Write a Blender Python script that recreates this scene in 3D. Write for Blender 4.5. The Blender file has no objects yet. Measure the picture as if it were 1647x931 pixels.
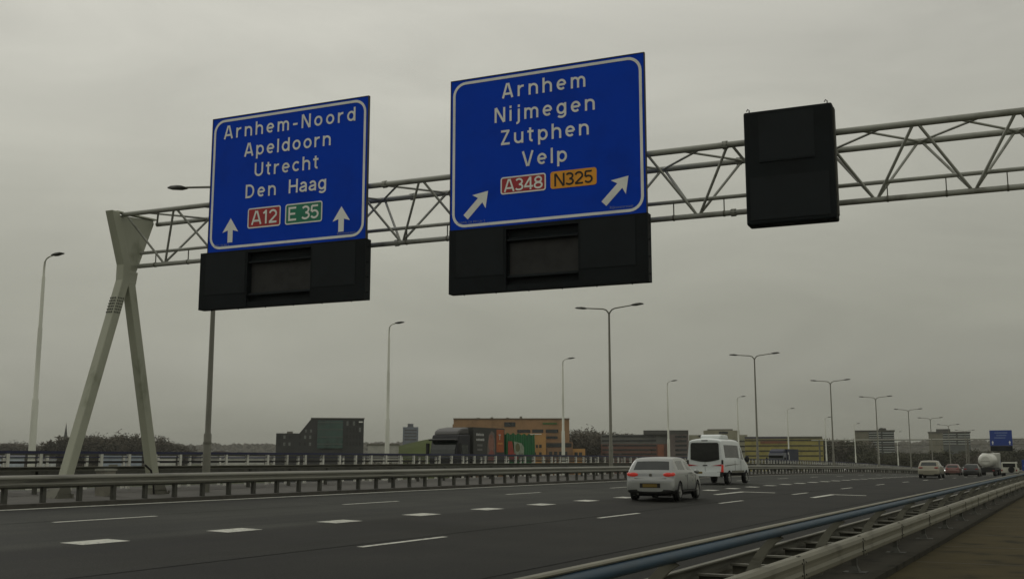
import bpy, bmesh, math, random
from math import sin, cos, radians, pi, atan2, sqrt
from mathutils import Vector, Matrix
random.seed(7)
sc = bpy.context.scene
COL = sc.collection

# ------------------------------------------------------------------ camera
cam = bpy.data.cameras.new('camera'); cam_o = bpy.data.objects.new('camera', cam); COL.objects.link(cam_o)
cam.sensor_width = 36.0; cam.lens = 38.25; cam.clip_start = 0.1; cam.clip_end = 20000
cam_o.location = (0, 0, 1.8)
cam_o.rotation_euler = (radians(90 + 8.82), 0, radians(27.617))
sc.camera = cam_o

# ------------------------------------------------------------------ world: overcast afternoon
SUN_EL, SUN_AZ = 48.0, -75.0          # azimuth measured clockwise from +Y
w = bpy.data.worlds.new('World'); sc.world = w; w.use_nodes = True
nt = w.node_tree; nt.nodes.clear()
def N(tree, typ, **kw):
    n = tree.nodes.new(typ)
    for k, v in kw.items(): setattr(n, k, v)
    return n
out = N(nt, 'ShaderNodeOutputWorld'); bg = N(nt, 'ShaderNodeBackground')
sky = N(nt, 'ShaderNodeTexSky', sky_type='NISHITA', sun_disc=False)
sky.sun_elevation = radians(SUN_EL); sky.sun_rotation = radians(SUN_AZ); sky.dust_density = 4; sky.air_density = 1.3
hsv = N(nt, 'ShaderNodeHueSaturation'); hsv.inputs['Saturation'].default_value = .25
nt.links.new(sky.outputs[0], hsv.inputs['Color'])
tc = N(nt, 'ShaderNodeTexCoord'); sep = N(nt, 'ShaderNodeSeparateXYZ'); nt.links.new(tc.outputs['Generated'], sep.inputs[0])
ramp = N(nt, 'ShaderNodeValToRGB'); nt.links.new(sep.outputs['Z'], ramp.inputs[0])
cr = ramp.color_ramp
cr.elements[0].position = 0.0; cr.elements[0].color = (.205, .207, .169, 1)
cr.elements[1].position = 1.0; cr.elements[1].color = (.48, .48, .435, 1)
for p, c in ((.03, (.252, .254, .210)), (.08, (.314, .314, .266)), (.13, (.325, .325, .271)), (.22, (.392, .390, .332)), (.33, (.475, .470, .412)), (.42, (.545, .536, .476)), (.62, (.52, .515, .46))):
    e = cr.elements.new(p); e.color = (*c, 1)
mp = N(nt, 'ShaderNodeMapping'); mp.inputs['Scale'].default_value = (1.5, 1.5, 5.5)
nt.links.new(tc.outputs['Generated'], mp.inputs[0])
nz = N(nt, 'ShaderNodeTexNoise'); nz.inputs['Scale'].default_value = 2.2; nz.inputs['Detail'].default_value = 6; nz.inputs['Roughness'].default_value = .55
nz.inputs['Distortion'].default_value = .6
nt.links.new(mp.outputs[0], nz.inputs['Vector'])
mr = N(nt, 'ShaderNodeMapRange'); mr.inputs['From Min'].default_value = .3; mr.inputs['From Max'].default_value = .7
mr.inputs['To Min'].default_value = .885; mr.inputs['To Max'].default_value = 1.075
nt.links.new(nz.outputs[0], mr.inputs['Value'])
# brighter cloud towards one side of the sky
dt = N(nt, 'ShaderNodeVectorMath', operation='DOT_PRODUCT'); dt.inputs[1].default_value = (-.62, .68, .39)
nt.links.new(tc.outputs['Generated'], dt.inputs[0])
mr2 = N(nt, 'ShaderNodeMapRange'); mr2.inputs['From Min'].default_value = .78; mr2.inputs['From Max'].default_value = 1.0
mr2.inputs['To Min'].default_value = .92; mr2.inputs['To Max'].default_value = 1.10
nt.links.new(dt.outputs['Value'], mr2.inputs['Value'])
mr3 = N(nt, 'ShaderNodeMapRange'); mr3.inputs['From Min'].default_value = -.7; mr3.inputs['From Max'].default_value = .6
mr3.inputs['To Min'].default_value = 1.22; mr3.inputs['To Max'].default_value = 1.0; nt.links.new(dt.outputs['Value'], mr3.inputs['Value'])
m0 = N(nt, 'ShaderNodeMath', operation='MULTIPLY'); nt.links.new(mr3.outputs[0], m0.inputs[0]); nt.links.new(mr2.outputs[0], m0.inputs[1])
mm = N(nt, 'ShaderNodeMath', operation='MULTIPLY'); nt.links.new(mr.outputs[0], mm.inputs[0]); nt.links.new(m0.outputs[0], mm.inputs[1])
mulc = N(nt, 'ShaderNodeVectorMath', operation='SCALE'); nt.links.new(ramp.outputs[0], mulc.inputs[0]); nt.links.new(mm.outputs[0], mulc.inputs['Scale'])
sc10 = N(nt, 'ShaderNodeVectorMath', operation='SCALE'); sc10.inputs['Scale'].default_value = 12.5; nt.links.new(mulc.outputs[0], sc10.inputs[0])
mix = N(nt, 'ShaderNodeMixRGB'); mix.inputs[0].default_value = .93
nt.links.new(hsv.outputs[0], mix.inputs[1]); nt.links.new(sc10.outputs[0], mix.inputs[2])
nt.links.new(mix.outputs[0], bg.inputs[0]); bg.inputs[1].default_value = .08
nt.links.new(bg.outputs[0], out.inputs[0])

sun = bpy.data.lights.new('sun', 'SUN'); sun.energy = .5; sun.angle = radians(25); sun.color = (1, .985, .96)
sun_o = bpy.data.objects.new('sun', sun); COL.objects.link(sun_o)
d = Vector((sin(radians(SUN_AZ)) * cos(radians(SUN_EL)), cos(radians(SUN_AZ)) * cos(radians(SUN_EL)), sin(radians(SUN_EL))))
sun_o.rotation_euler = d.to_track_quat('Z', 'Y').to_euler(); sun_o.location = (-30, 10, 60)
vs = sc.view_settings; vs.view_transform = 'Standard'; vs.look = 'None'; vs.exposure = 0.08; vs.gamma = 1.0
sc.cycles.max_bounces = 6; sc.cycles.volume_bounces = 0; sc.cycles.use_denoising = True

# ------------------------------------------------------------------ materials
def mat(name, col, rough=.6, metal=0.0, var=.18, scale=4.0, bump=0.0, emit=0.0, stretch=(1, 1, 1), spec=.5, dirt=None, coat=0.0, ecol=None):
    m = bpy.data.materials.new(name); m.use_nodes = True; t = m.node_tree; b = t.nodes['Principled BSDF']
    b.inputs['Roughness'].default_value = rough; b.inputs['Metallic'].default_value = metal
    b.inputs['Specular IOR Level'].default_value = spec; b.inputs['Coat Weight'].default_value = coat
    tcn = N(t, 'ShaderNodeTexCoord'); mpn = N(t, 'ShaderNodeMapping'); mpn.inputs['Scale'].default_value = stretch
    t.links.new(tcn.outputs['Object'], mpn.inputs[0])
    n = N(t, 'ShaderNodeTexNoise'); n.inputs['Scale'].default_value = scale; n.inputs['Detail'].default_value = 5; n.inputs['Roughness'].default_value = .6
    t.links.new(mpn.outputs[0], n.inputs['Vector'])
    r = N(t, 'ShaderNodeValToRGB'); t.links.new(n.outputs[0], r.inputs[0])
    c2 = dirt if dirt else tuple(x * (1 - var * 1.4) for x in col)
    r.color_ramp.elements[0].position = .32; r.color_ramp.elements[0].color = (*c2, 1)
    r.color_ramp.elements[1].position = .66; r.color_ramp.elements[1].color = (*[min(1, x * (1 + var * .5)) for x in col], 1)
    e = r.color_ramp.elements.new(.45 if dirt else .5); e.color = (*col, 1)
    t.links.new(r.outputs[0], b.inputs['Base Color'])
    mrn = N(t, 'ShaderNodeMapRange'); mrn.inputs['To Min'].default_value = max(.02, rough - .1); mrn.inputs['To Max'].default_value = min(1, rough + .12)
    t.links.new(n.outputs[0], mrn.inputs['Value']); t.links.new(mrn.outputs[0], b.inputs['Roughness'])
    if bump:
        bp = N(t, 'ShaderNodeBump'); bp.inputs['Strength'].default_value = bump; bp.inputs['Distance'].default_value = .02
        t.links.new(n.outputs[0], bp.inputs['Height']); t.links.new(bp.outputs[0], b.inputs['Normal'])
    if emit:
        b.inputs['Emission Color'].default_value = (*(ecol or col), 1); b.inputs['Emission Strength'].default_value = emit
    return m

def asphalt_mat(name, light, dark, xsplit=None):
    m = bpy.data.materials.new(name); m.use_nodes = True; t = m.node_tree; b = t.nodes['Principled BSDF']
    b.inputs['Specular IOR Level'].default_value = .14
    tcn = N(t, 'ShaderNodeTexCoord')
    fine = N(t, 'ShaderNodeTexNoise'); fine.inputs['Scale'].default_value = 38; fine.inputs['Detail'].default_value = 3
    t.links.new(tcn.outputs['Object'], fine.inputs['Vector'])
    mpn = N(t, 'ShaderNodeMapping'); mpn.inputs['Scale'].default_value = (.75, .018, 1); t.links.new(tcn.outputs['Object'], mpn.inputs[0])
    trk = N(t, 'ShaderNodeTexNoise'); trk.inputs['Scale'].default_value = 1.0; trk.inputs['Detail'].default_value = 4; trk.inputs['Roughness'].default_value = .6
    t.links.new(mpn.outputs[0], trk.inputs['Vector'])
    pat = N(t, 'ShaderNodeTexNoise'); pat.inputs['Scale'].default_value = .35; pat.inputs['Detail'].default_value = 5
    t.links.new(tcn.outputs['Object'], pat.inputs['Vector'])
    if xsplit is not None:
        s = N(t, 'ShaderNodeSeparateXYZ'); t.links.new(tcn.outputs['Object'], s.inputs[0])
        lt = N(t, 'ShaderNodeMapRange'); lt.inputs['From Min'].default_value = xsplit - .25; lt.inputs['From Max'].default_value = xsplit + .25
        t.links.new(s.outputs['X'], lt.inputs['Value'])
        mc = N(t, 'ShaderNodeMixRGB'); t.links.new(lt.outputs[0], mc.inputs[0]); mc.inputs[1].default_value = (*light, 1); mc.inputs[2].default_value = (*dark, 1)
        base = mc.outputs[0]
    else:
        rgb = N(t, 'ShaderNodeRGB'); rgb.outputs[0].default_value = (*light, 1); base = rgb.outputs[0]
    acc = None
    for node, lo, hi, a, c in ((fine, .36, .64, .66, 1.34), (trk, .40, .60, .70, 1.36), (pat, .38, .62, .86, 1.14)):
        q = N(t, 'ShaderNodeMapRange'); q.inputs['From Min'].default_value = lo; q.inputs['From Max'].default_value = hi
        q.inputs['To Min'].default_value = a; q.inputs['To Max'].default_value = c; t.links.new(node.outputs[0], q.inputs['Value'])
        if acc is None: acc = q.outputs[0]
        else:
            mu = N(t, 'ShaderNodeMath', operation='MULTIPLY'); t.links.new(acc, mu.inputs[0]); t.links.new(q.outputs[0], mu.inputs[1]); acc = mu.outputs[0]
    scn = N(t, 'ShaderNodeVectorMath', operation='SCALE'); t.links.new(base, scn.inputs[0]); t.links.new(acc, scn.inputs['Scale'])
    t.links.new(scn.outputs[0], b.inputs['Base Color'])
    rr = N(t, 'ShaderNodeMapRange'); rr.inputs['To Min'].default_value = .62; rr.inputs['To Max'].default_value = .92; t.links.new(trk.outputs[0], rr.inputs['Value'])
    t.links.new(rr.outputs[0], b.inputs['Roughness'])
    bp = N(t, 'ShaderNodeBump'); bp.inputs['Strength'].default_value = .35; bp.inputs['Distance'].default_value = .012
    t.links.new(fine.outputs[0], bp.inputs['Height']); t.links.new(bp.outputs[0], b.inputs['Normal'])
    return m

M = {}
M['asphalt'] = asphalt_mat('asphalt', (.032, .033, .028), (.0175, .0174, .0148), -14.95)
M['asphalt_old'] = asphalt_mat('asphalt_old', (.048, .048, .042), (0, 0, 0))
M['paint'] = mat('road_paint', (.50, .50, .44), .8, var=.3, scale=9, dirt=(.20, .20, .175), spec=.2)
M['concrete'] = mat('concrete', (.22, .21, .17), .85, var=.3, scale=1.5, bump=.3)
M['median'] = mat('median_concrete', (.066, .062, .052), .9, var=.4, scale=2.2, bump=.4, dirt=(.034, .031, .026))
M['path'] = mat('path_concrete', (.056, .046, .023), .92, var=.45, scale=1.1, bump=.4, dirt=(.026, .023, .013), spec=.08)
M['joint'] = mat('path_joint', (.075, .068, .05), .9, var=.3, scale=6)
M['kerb'] = mat('kerb', (.040, .037, .028), .92, var=.45, scale=2.2, dirt=(.022, .021, .016), spec=.1)
M['galv'] = mat('galvanised_steel', (.33, .33, .28), .5, .35, .22, 2.5, stretch=(1, .2, 3), dirt=(.19, .18, .15))
M['rail'] = mat('rail_steel', (.20, .198, .165), .55, .3, .3, 2.2, stretch=(1, .15, 4), dirt=(.085, .083, .07))
M['galv_dark'] = mat('weathered_steel', (.075, .075, .062), .7, .2, .3, 4)
M['galv_mid'] = mat('dull_steel', (.155, .152, .122), .65, .25, .35, 2.4, stretch=(1, .3, 3), dirt=(.06, .056, .042))
M['beam'] = mat('beam_steel', (.19, .182, .138), .6, .2, .3, 1.6, stretch=(1, .5, 1.2), dirt=(.115, .106, .076))
M['blue_rail'] = mat('blue_rail', (.026, .062, .102), .5, 0, .3, 1.4, stretch=(1, .14, 1), dirt=(.040, .052, .056))
M['navy_rail'] = mat('navy_rail', (.022, .026, .07), .5, 0, .2, 4)
M['white_post'] = mat('white_post', (.62, .62, .56), .6, 0, .2, 3, dirt=(.36, .36, .31))
M['gantry'] = mat('gantry_paint', (.355, .365, .285), .5, 0, .16, 1.3, dirt=(.22, .235, .165), stretch=(1, 1, .5))
M['truss'] = mat('truss_paint', (.33, .335, .295), .5, .1, .2, 1.6, dirt=(.19, .19, .16))
M['sign_blue'] = mat('sign_blue', (.002, .054, .53), .6, 0, .10, .8, spec=.10)
M['sign_white'] = mat('sign_white', (.86, .87, .82), .6, 0, .08, 1.5, spec=.2)
M['sign_red'] = mat('sign_red', (.40, .018, .026), .5, 0, .1, 2)
M['sign_green'] = mat('sign_green', (.006, .20, .11), .5, 0, .1, 2)
M['sign_amber'] = mat('sign_amber', (.85, .36, .015), .5, 0, .1, 2)
M['sign_black'] = mat('sign_black', (.012, .011, .010), .6, 0, .1, 2)
M['print_small'] = mat('sign_small_print', (.22, .27, .45), .6, 0, .1, 2, spec=.1)
M['sign_edge'] = mat('sign_edge', (.05, .05, .05), .6, .3, .1, 2)
M['board'] = mat('board_black', (.0095, .0125, .0140), .65, 0, .25, 1.2, spec=.15)
M['board2'] = mat('board_panel', (.0112, .0148, .0168), .62, 0, .2, 1.6, spec=.2)
M['board3'] = mat('board_screen', (.026, .026, .025), .6, 0, .3, 2.5, spec=.3)
M['lamp_grey'] = mat('lamp_grey', (.17, .168, .135), .55, .2, .2, 2, stretch=(1, 1, .3))
M['lamp_white'] = mat('lamp_white', (.56, .57, .49), .55, 0, .15, 1, stretch=(1, 1, .2))
M['lamp_head'] = mat('lamp_head', (.06, .06, .052), .5, .1, .2, 3)
M['tyre'] = mat('tyre', (.012, .012, .012), .85, 0, .2, 8)
M['rim'] = mat('rim', (.42, .42, .40), .35, .7, .1, 4)
M['glass_dark'] = mat('glass_dark', (.012, .013, .012), .12, 0, .1, 2, spec=.6)
M['glass_car'] = mat('glass_car', (.030, .036, .033), .10, 0, .15, 2, spec=.7)
M['plastic'] = mat('black_plastic', (.016, .016, .015), .7, 0, .2, 5)
M['tail'] = mat('tail_lamp', (.36, .02, .015), .3, 0, .1, 5, emit=.14, ecol=(.9, .07, .04))
M['tail_dim'] = mat('tail_lamp_unlit', (.26, .02, .02), .35, 0, .1, 5)
M['head'] = mat('head_lamp', (.9, .9, .85), .2, 0, .05, 5, emit=3.0)
M['plate'] = mat('number_plate', (.20, .135, .02), .5, 0, .1, 5)
M['plate_white'] = mat('plate_white', (.6, .6, .56), .5, 0, .1, 5)
M['twig'] = mat('twigs', (.10, .089, .069), .95, 0, .35, .5, spec=.1)
M['twig2'] = mat('twigs_olive', (.072, .071, .046), .95, 0, .35, .5, spec=.1)
M['bark'] = mat('bark', (.060, .052, .042), .95, 0, .3, 1.5)
M['grass'] = mat('grass', (.052, .062, .026), .95, 0, .35, .03, dirt=(.046, .045, .024), spec=.05)
M['wood_far'] = mat('far_wood', (.056, .054, .044), .95, 0, .35, .02, spec=.05)
M['water'] = mat('water', (.10, .12, .13), .22, 0, .1, .01, spec=.6)

# ------------------------------------------------------------------ mesh helper
class MB:
    def __init__(s): s.v = []; s.f = []; s.sm = []
    def add(s, vs_, fs, smooth=False):
        o = len(s.v); s.v += [tuple(p) for p in vs_]
        for f in fs: s.f.append([i + o for i in f]); s.sm.append(smooth)
    def box(s, x0, x1, y0, y1, z0, z1):
        s.add([(x0, y0, z0), (x1, y0, z0), (x1, y1, z0), (x0, y1, z0), (x0, y0, z1), (x1, y0, z1), (x1, y1, z1), (x0, y1, z1)],
              [(0, 3, 2, 1), (4, 5, 6, 7), (0, 1, 5, 4), (1, 2, 6, 5), (2, 3, 7, 6), (3, 0, 4, 7)])
    def bar(s, p, q, a, b=None, up=(0, 0, 1), a2=None, b2=None):     # rectangular bar p->q, half sizes a (side) b (up)
        p, q = Vector(p), Vector(q); b = a if b is None else b; a2 = a if a2 is None else a2; b2 = b if b2 is None else b2
        dd = (q - p).normalized(); u = Vector(up)
        if abs(dd.dot(u)) > .99: u = Vector((0, 1, 0))
        sd = dd.cross(u).normalized(); u = sd.cross(dd)
        vs_ = [p - sd * a - u * b, p + sd * a - u * b, p + sd * a + u * b, p - sd * a + u * b,
               q - sd * a2 - u * b2, q + sd * a2 - u * b2, q + sd * a2 + u * b2, q - sd * a2 + u * b2]
        s.add(vs_, [(0, 3, 2, 1), (4, 5, 6, 7), (0, 1, 5, 4), (1, 2, 6, 5), (2, 3, 7, 6), (3, 0, 4, 7)])
    def tube(s, pts, rad, n=10, cap=True):
        pts = [Vector(p) for p in pts]; rad = rad if isinstance(rad, (list, tuple)) else [rad] * len(pts)
        rings = []; ref = Vector((0, 0, 1))
        for i, p in enumerate(pts):
            a = pts[max(0, i - 1)]; b = pts[min(len(pts) - 1, i + 1)]; dd = (b - a).normalized()
            r = ref if abs(dd.dot(ref)) < .95 else Vector((0, 1, 0))
            x = dd.cross(r).normalized(); y = x.cross(dd)
            rings.append([p + (x * cos(2 * pi * k / n) + y * sin(2 * pi * k / n)) * rad[i] for k in range(n)])
        vs_ = [v for r in rings for v in r]; fs = []
        for i in range(len(rings) - 1):
            for k in range(n): fs.append((i * n + k, i * n + (k + 1) % n, (i + 1) * n + (k + 1) % n, (i + 1) * n + k))
        s.add(vs_, fs, True)
        if cap: s.add(rings[0], [tuple(range(n))[::-1]]); s.add(rings[-1], [tuple(range(n))])
    def prism(s, poly, axis, lo, hi):          # polygon in the plane normal to axis, extruded
        def P(a, b, c): return {'x': (c, a, b), 'y': (a, c, b), 'z': (a, b, c)}[axis]
        n = len(poly)
        s.add([P(a, b, lo) for a, b in poly] + [P(a, b, hi) for a, b in poly],
              [tuple(range(n))[::-1], tuple(range(n, 2 * n))] + [(i, (i + 1) % n, n + (i + 1) % n, n + i) for i in range(n)])
    def build(s, name, m, parent=None, loc=None, fix=True):
        me = bpy.data.meshes.new(name); me.from_pydata(s.v, [], s.f)
        me.polygons.foreach_set('use_smooth', s.sm)
        if fix and len(s.f) < 60000:
            bm = bmesh.new(); bm.from_mesh(me); bmesh.ops.recalc_face_normals(bm, faces=bm.faces); bm.to_mesh(me); bm.free()
        me.materials.append(M[m] if isinstance(m, str) else m); me.update()
        o = bpy.data.objects.new(name, me); COL.objects.link(o)
        if parent: o.parent = parent
        if loc: o.location = loc
        return o
def tag(o, label=None, cat=None, group=None, kind=None):
    if label: o['label'] = label
    if cat: o['category'] = cat
    if group: o['group'] = group
    if kind: o['kind'] = kind
    return o
def thing(name, label, cat, loc=(0, 0, 0), rz=0, group=None):
    o = bpy.data.objects.new(name, None); COL.objects.link(o); o.empty_display_size = .3
    o.location = loc; o.rotation_euler = (0, 0, rz)
    return tag(o, label, cat, group)
def copy_thing(src, loc, rz, label, group=None, sc_=None):
    r = src.copy(); COL.objects.link(r); r.location = loc; r.rotation_euler = (0, 0, rz)
    if sc_: r.scale = sc_
    r['label'] = label
    if group: r['group'] = group
    for ch in list(src.children):
        c = ch.copy(); COL.objects.link(c); c.parent = r
        for g in list(ch.children):
            q = g.copy(); COL.objects.link(q); q.parent = c
    return r
def structure(o): o['kind'] = 'structure'; return o
def box_part(name, m, parent, *a):
    b = MB(); b.box(*a); return b.build(name, m, parent)

# ------------------------------------------------------------------ terrain and bridge profile
def D(y):                                     # the bridge deck falls away past its crest
    if y < 42: return 0.0
    if y < 190: return 6.2e-5 * (y - 42) ** 2
    b = 6.2e-5 * 148 ** 2; t = y - 190
    if t < 130: return b + .01835 * t - .00005 * t * t
    return b + .01835 * 130 - .845 + .0054 * min(t - 130, 500)
def zr(x, y): return .026 * -x - D(y)
def zo(x, y): return .69 - .026 * (-x - 30) - D(y)
def polar(deg, dist, z=0): return Vector((dist * sin(radians(deg)), dist * cos(radians(deg)), z))
GZ = -8.0
YS = [-40 + 4 * i for i in range(70)] + [240 + 12 * i for i in range(60)]
def sheet(name, x0, x1, zf, m, y0=-40, y1=950, nx=1, off=0.0, depth=None):
    ys = [y for y in YS if y0 < y < y1]; ys = [y0] + ys + [y1]
    b = MB(); vs_ = []; n = nx + 1
    for y in ys:
        for i in range(n):
            x = x0 + (x1 - x0) * i / nx; vs_.append((x, y, zf(x, y) + off))
    fs = [(j * n + i, j * n + i + 1, (j + 1) * n + i + 1, (j + 1) * n + i) for j in range(len(ys) - 1) for i in range(nx)]
    b.add(vs_, fs)
    if depth:
        for xa in (x0, x1):
            o = []; g = []
            for y in ys: o += [(xa, y, zf(xa, y) + off), (xa, y, zf(xa, y) + off - depth)]
            for j in range(len(ys) - 1): g.append((2 * j, 2 * j + 1, 2 * j + 3, 2 * j + 2))
            b.add(o, g)
        o = []
        for y in ys: o += [(x0, y, zf(x0, y) + off - depth), (x1, y, zf(x1, y) + off - depth)]
        b.add(o, [(2 * j, 2 * j + 1, 2 * j + 3, 2 * j + 2) for j in range(len(ys) - 1)])
    return b.build(name, m, fix=bool(depth))

# ground, one disc out to the horizon
b = MB(); R = [0, 60, 150, 300, 500, 800, 1200, 2000, 3500, 6000, 10000]; NS = 72
vs_ = [(0, 0, GZ)]; fs = []
for r in R[1:]:
    for k in range(NS): vs_.append((r * sin(2 * pi * k / NS), r * cos(2 * pi * k / NS), GZ))
for k in range(NS): fs.append((0, 1 + (k + 1) % NS, 1 + k))
for i in range(len(R) - 2):
    for k in range(NS): fs.append((1 + i * NS + k, 1 + i * NS + (k + 1) % NS, 1 + (i + 1) * NS + (k + 1) % NS, 1 + (i + 1) * NS + k))
b.add(vs_, fs); structure(b.build('ground', 'grass', fix=False))
# river seen between the railings on the left
b = MB(); A_ = []
for k in range(25):
    a = -85 + k * 45 / 24; A_ += [polar(a, 620 + 60 * sin(k * .8), GZ + .05), polar(a, 1750 - 60 * k * .4, GZ + .05)]
b.add(A_, [(2 * k, 2 * k + 1, 2 * k + 3, 2 * k + 2) for k in range(24)]); structure(b.build('river', 'water', fix=False))
# wooded hills on the skyline
def hill_h(a):
    pts = ((-80, 30), (-56, 34), (-50, 31), (-44, 34), (-40, 36), (-36, 40), (-31, 40), (-24, 46), (-20, 43), (-15, 40), (-12, 36), (-9, 37), (-7, 41), (-4, 43), (0, 47), (10, 50), (30, 40))
    for (a0, h0), (a1, h1) in zip(pts, pts[1:]):
        if a0 <= a <= a1: return h0 + (h1 - h0) * (a - a0) / (a1 - a0)
    return 35
b = MB(); vs_ = []; fs = []; na = 200; prof = ((1900, -2), (2100, .25), (2350, .62), (2600, .95), (2750, 1.0), (3100, .8), (3700, .2), (3900, -2))
for i in range(na + 1):
    a = -80 + 110 * i / na
    for r, k in prof:
        vs_.append(polar(a, r, GZ + k * hill_h(a) + (random.uniform(-1.5, 1.5) if k > 0 else -8)))
m_ = len(prof)
for i in range(na):
    for j in range(m_ - 1): fs.append((i * m_ + j, (i + 1) * m_ + j, (i + 1) * m_ + j + 1, i * m_ + j + 1))
b.add(vs_, fs, True); structure(b.build('hills', 'wood_far', fix=False))
# the far wood on the hills, one mass
ico = [(0, 0, 1), (.89, 0, .45), (.28, .85, .45), (-.72, .53, .45), (-.72, -.53, .45), (.28, -.85, .45), (.72, .53, -.45), (-.28, .85, -.45), (-.89, 0, -.45), (-.28, -.85, -.45), (.72, -.53, -.45), (0, 0, -1)]
icof = [(0, 1, 2), (0, 2, 3), (0, 3, 4), (0, 4, 5), (0, 5, 1), (1, 6, 2), (2, 7, 3), (3, 8, 4), (4, 9, 5), (5, 10, 1), (6, 7, 2), (7, 8, 3), (8, 9, 4), (9, 10, 5), (10, 6, 1), (11, 7, 6), (11, 8, 7), (11, 9, 8), (11, 10, 9), (11, 6, 10)]
b = MB()
for i in range(3600):
    a = random.uniform(-60, 6); t = random.random() ** .6; r = 2000 + 720 * t; k = .0 + min(1, (r - 1980) / 620.) ** 1.1
    s_ = random.uniform(4, 9.5); c_ = polar(a, r, GZ + k * hill_h(a) + random.uniform(0, 3.5))
    b.add([(c_.x + x * s_ * random.uniform(.7, 1.4), c_.y + y * s_, c_.z + z * s_ * random.uniform(.6, 1.1)) for x, y, z in ico], icof)
tag(b.build('far_forest', mat('far_forest', (.055, .050, .036), .95, 0, .5, .012, dirt=(.042, .041, .033), spec=.05), fix=False), 'dull bare wood covering the low hills on the skyline', 'forest', kind='stuff')

# ------------------------------------------------------------------ roads
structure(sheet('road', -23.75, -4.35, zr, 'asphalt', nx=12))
structure(sheet('bridge_deck', -28.4, 2.2, lambda x, y: zr(x, y) - .14 if x < -20 else -.14 - D(y), 'concrete', depth=1.1, nx=2))
structure(sheet('median_strip', -28.35, -23.12, zr, 'median', nx=2, off=.10, depth=.12))
structure(sheet('verge_kerb', -4.35, -2.86, lambda x, y: .09 - D(y), 'kerb', nx=1, off=.0, depth=.2))
structure(sheet('cycle_path', -2.86, 2.1, lambda x, y: -D(y), 'path', nx=3))
structure(sheet('opposite_road', -52, -30, zo, 'asphalt_old', nx=4, depth=1.2))
b = MB()
for k in range(60):
    y = 5.2 + 3.9 * k
    b.add([(-2.82, y, .004 - D(y)), (2.05, y, .004 - D(y)), (2.05, y + .05, .004 - D(y)), (-2.82, y + .05, .004 - D(y))], [(0, 1, 2, 3)])
structure(b.build('path_joints', 'joint', fix=False))
# embankment carrying the road beyond the bridge
b = MB(); ys = [430 + 26 * i for i in range(21)]; vs_ = []
for y in ys: vs_ += [(-75, y, GZ - .5), (-53, y, -D(y) - .6), (4, y, -D(y) - .6), (26, y, GZ - .5)]
fs = [(4 * i + k, 4 * i + k + 1, 4 * i + k + 5, 4 * i + k + 4) for i in range(20) for k in range(3)]
b.add(vs_, fs); structure(b.build('embankment', 'grass', fix=False))
# bitumen seams and patches in the asphalt
b = MB(); rs = random.Random(3)
for x in (-19.35, -11.55, -7.4): 
    for k in range(60): y = -10 + 4 * k; b.add([(x, y, zr(x, y) + .003), (x + .035, y, zr(x, y) + .003), (x + .035, y + 4, zr(x, y + 4) + .003), (x, y + 4, zr(x, y + 4) + .003)], [(0, 1, 2, 3)])
for y in (52.5,): b.add([(-23.0, y, zr(-23, y) + .0035), (-4.5, y + .0, zr(-4.5, y) + .0035), (-4.5, y + .05, zr(-4.5, y) + .0035), (-23.0, y + .05, zr(-23, y) + .0035)], [(0, 1, 2, 3)])
structure(b.build('road_seams', mat('bitumen', (.010, .010, .009), .9, 0, .3, 3, spec=.08), fix=False))
# painted markings
def mark(b, x0, x1, y0, y1, n=1, zf=zr):
    for i in range(n):
        a = y0 + (y1 - y0) * i / n; c = y0 + (y1 - y0) * (i + 1) / n
        b.add([(x0, a, zf(x0, a) + .005), (x1, a, zf(x1, a) + .005), (x1, c, zf(x1, c) + .005), (x0, c, zf(x0, c) + .005)], [(0, 1, 2, 3)])
b = MB(); mark(b, -22.90, -22.66, -40, 400, 110); structure(b.build('edge_line', 'paint', fix=False))
b = MB()
for k in range(-2, 30): y = 15.95 + 10.0 * k; mark(b, -19.12, -18.98, y, y + 2.85, 2)
structure(b.build('lane_dashes_left', 'paint', fix=False))
b = MB()
for k in range(-8, 70): y = 13.05 + 3.46 * k; mark(b, -15.40, -14.84, y, y + 1.02)
structure(b.build('block_markings', 'paint', fix=False))
b = MB()
for k in range(-2, 30): y = 15.8 + 10.45 * k; mark(b, -11.30, -11.16, y, y + 2.85, 2)
structure(b.build('lane_dashes_right', 'paint', fix=False))
def bent(b, x, y):
    P = [(x, y), (x - .1, y + 4.2), (x + 1.25, y + 4.7)]
    o = [(x - .1, y, 0), (x + .1, y, 0), (x + .02, y + 4.0, 0), (x - .2, y + 4.4, 0)]
    for q in ([(x - .12, y), (x + .12, y), (x + .05, y + 4.1), (x - .2, y + 4.45)], [(x + .05, y + 4.1), (x + 1.28, y + 4.45), (x + 1.25, y + 4.85), (x - .2, y + 4.45)]):
        b.add([(a, c, zr(a, c) + .006) for a, c in q], [(0, 1, 2, 3)])
b = MB(); bent(b, -13.5, 43.6); bent(b, -9.85, 44.7); structure(b.build('lane_arrows', 'paint', fix=False))
b = MB(); mark(b, -33.1, -32.9, -40, 400, 110, zo); mark(b, -47.2, -47.0, -40, 400, 110, zo)
structure(b.build('opposite_edge_lines', 'paint', fix=False))

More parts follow.
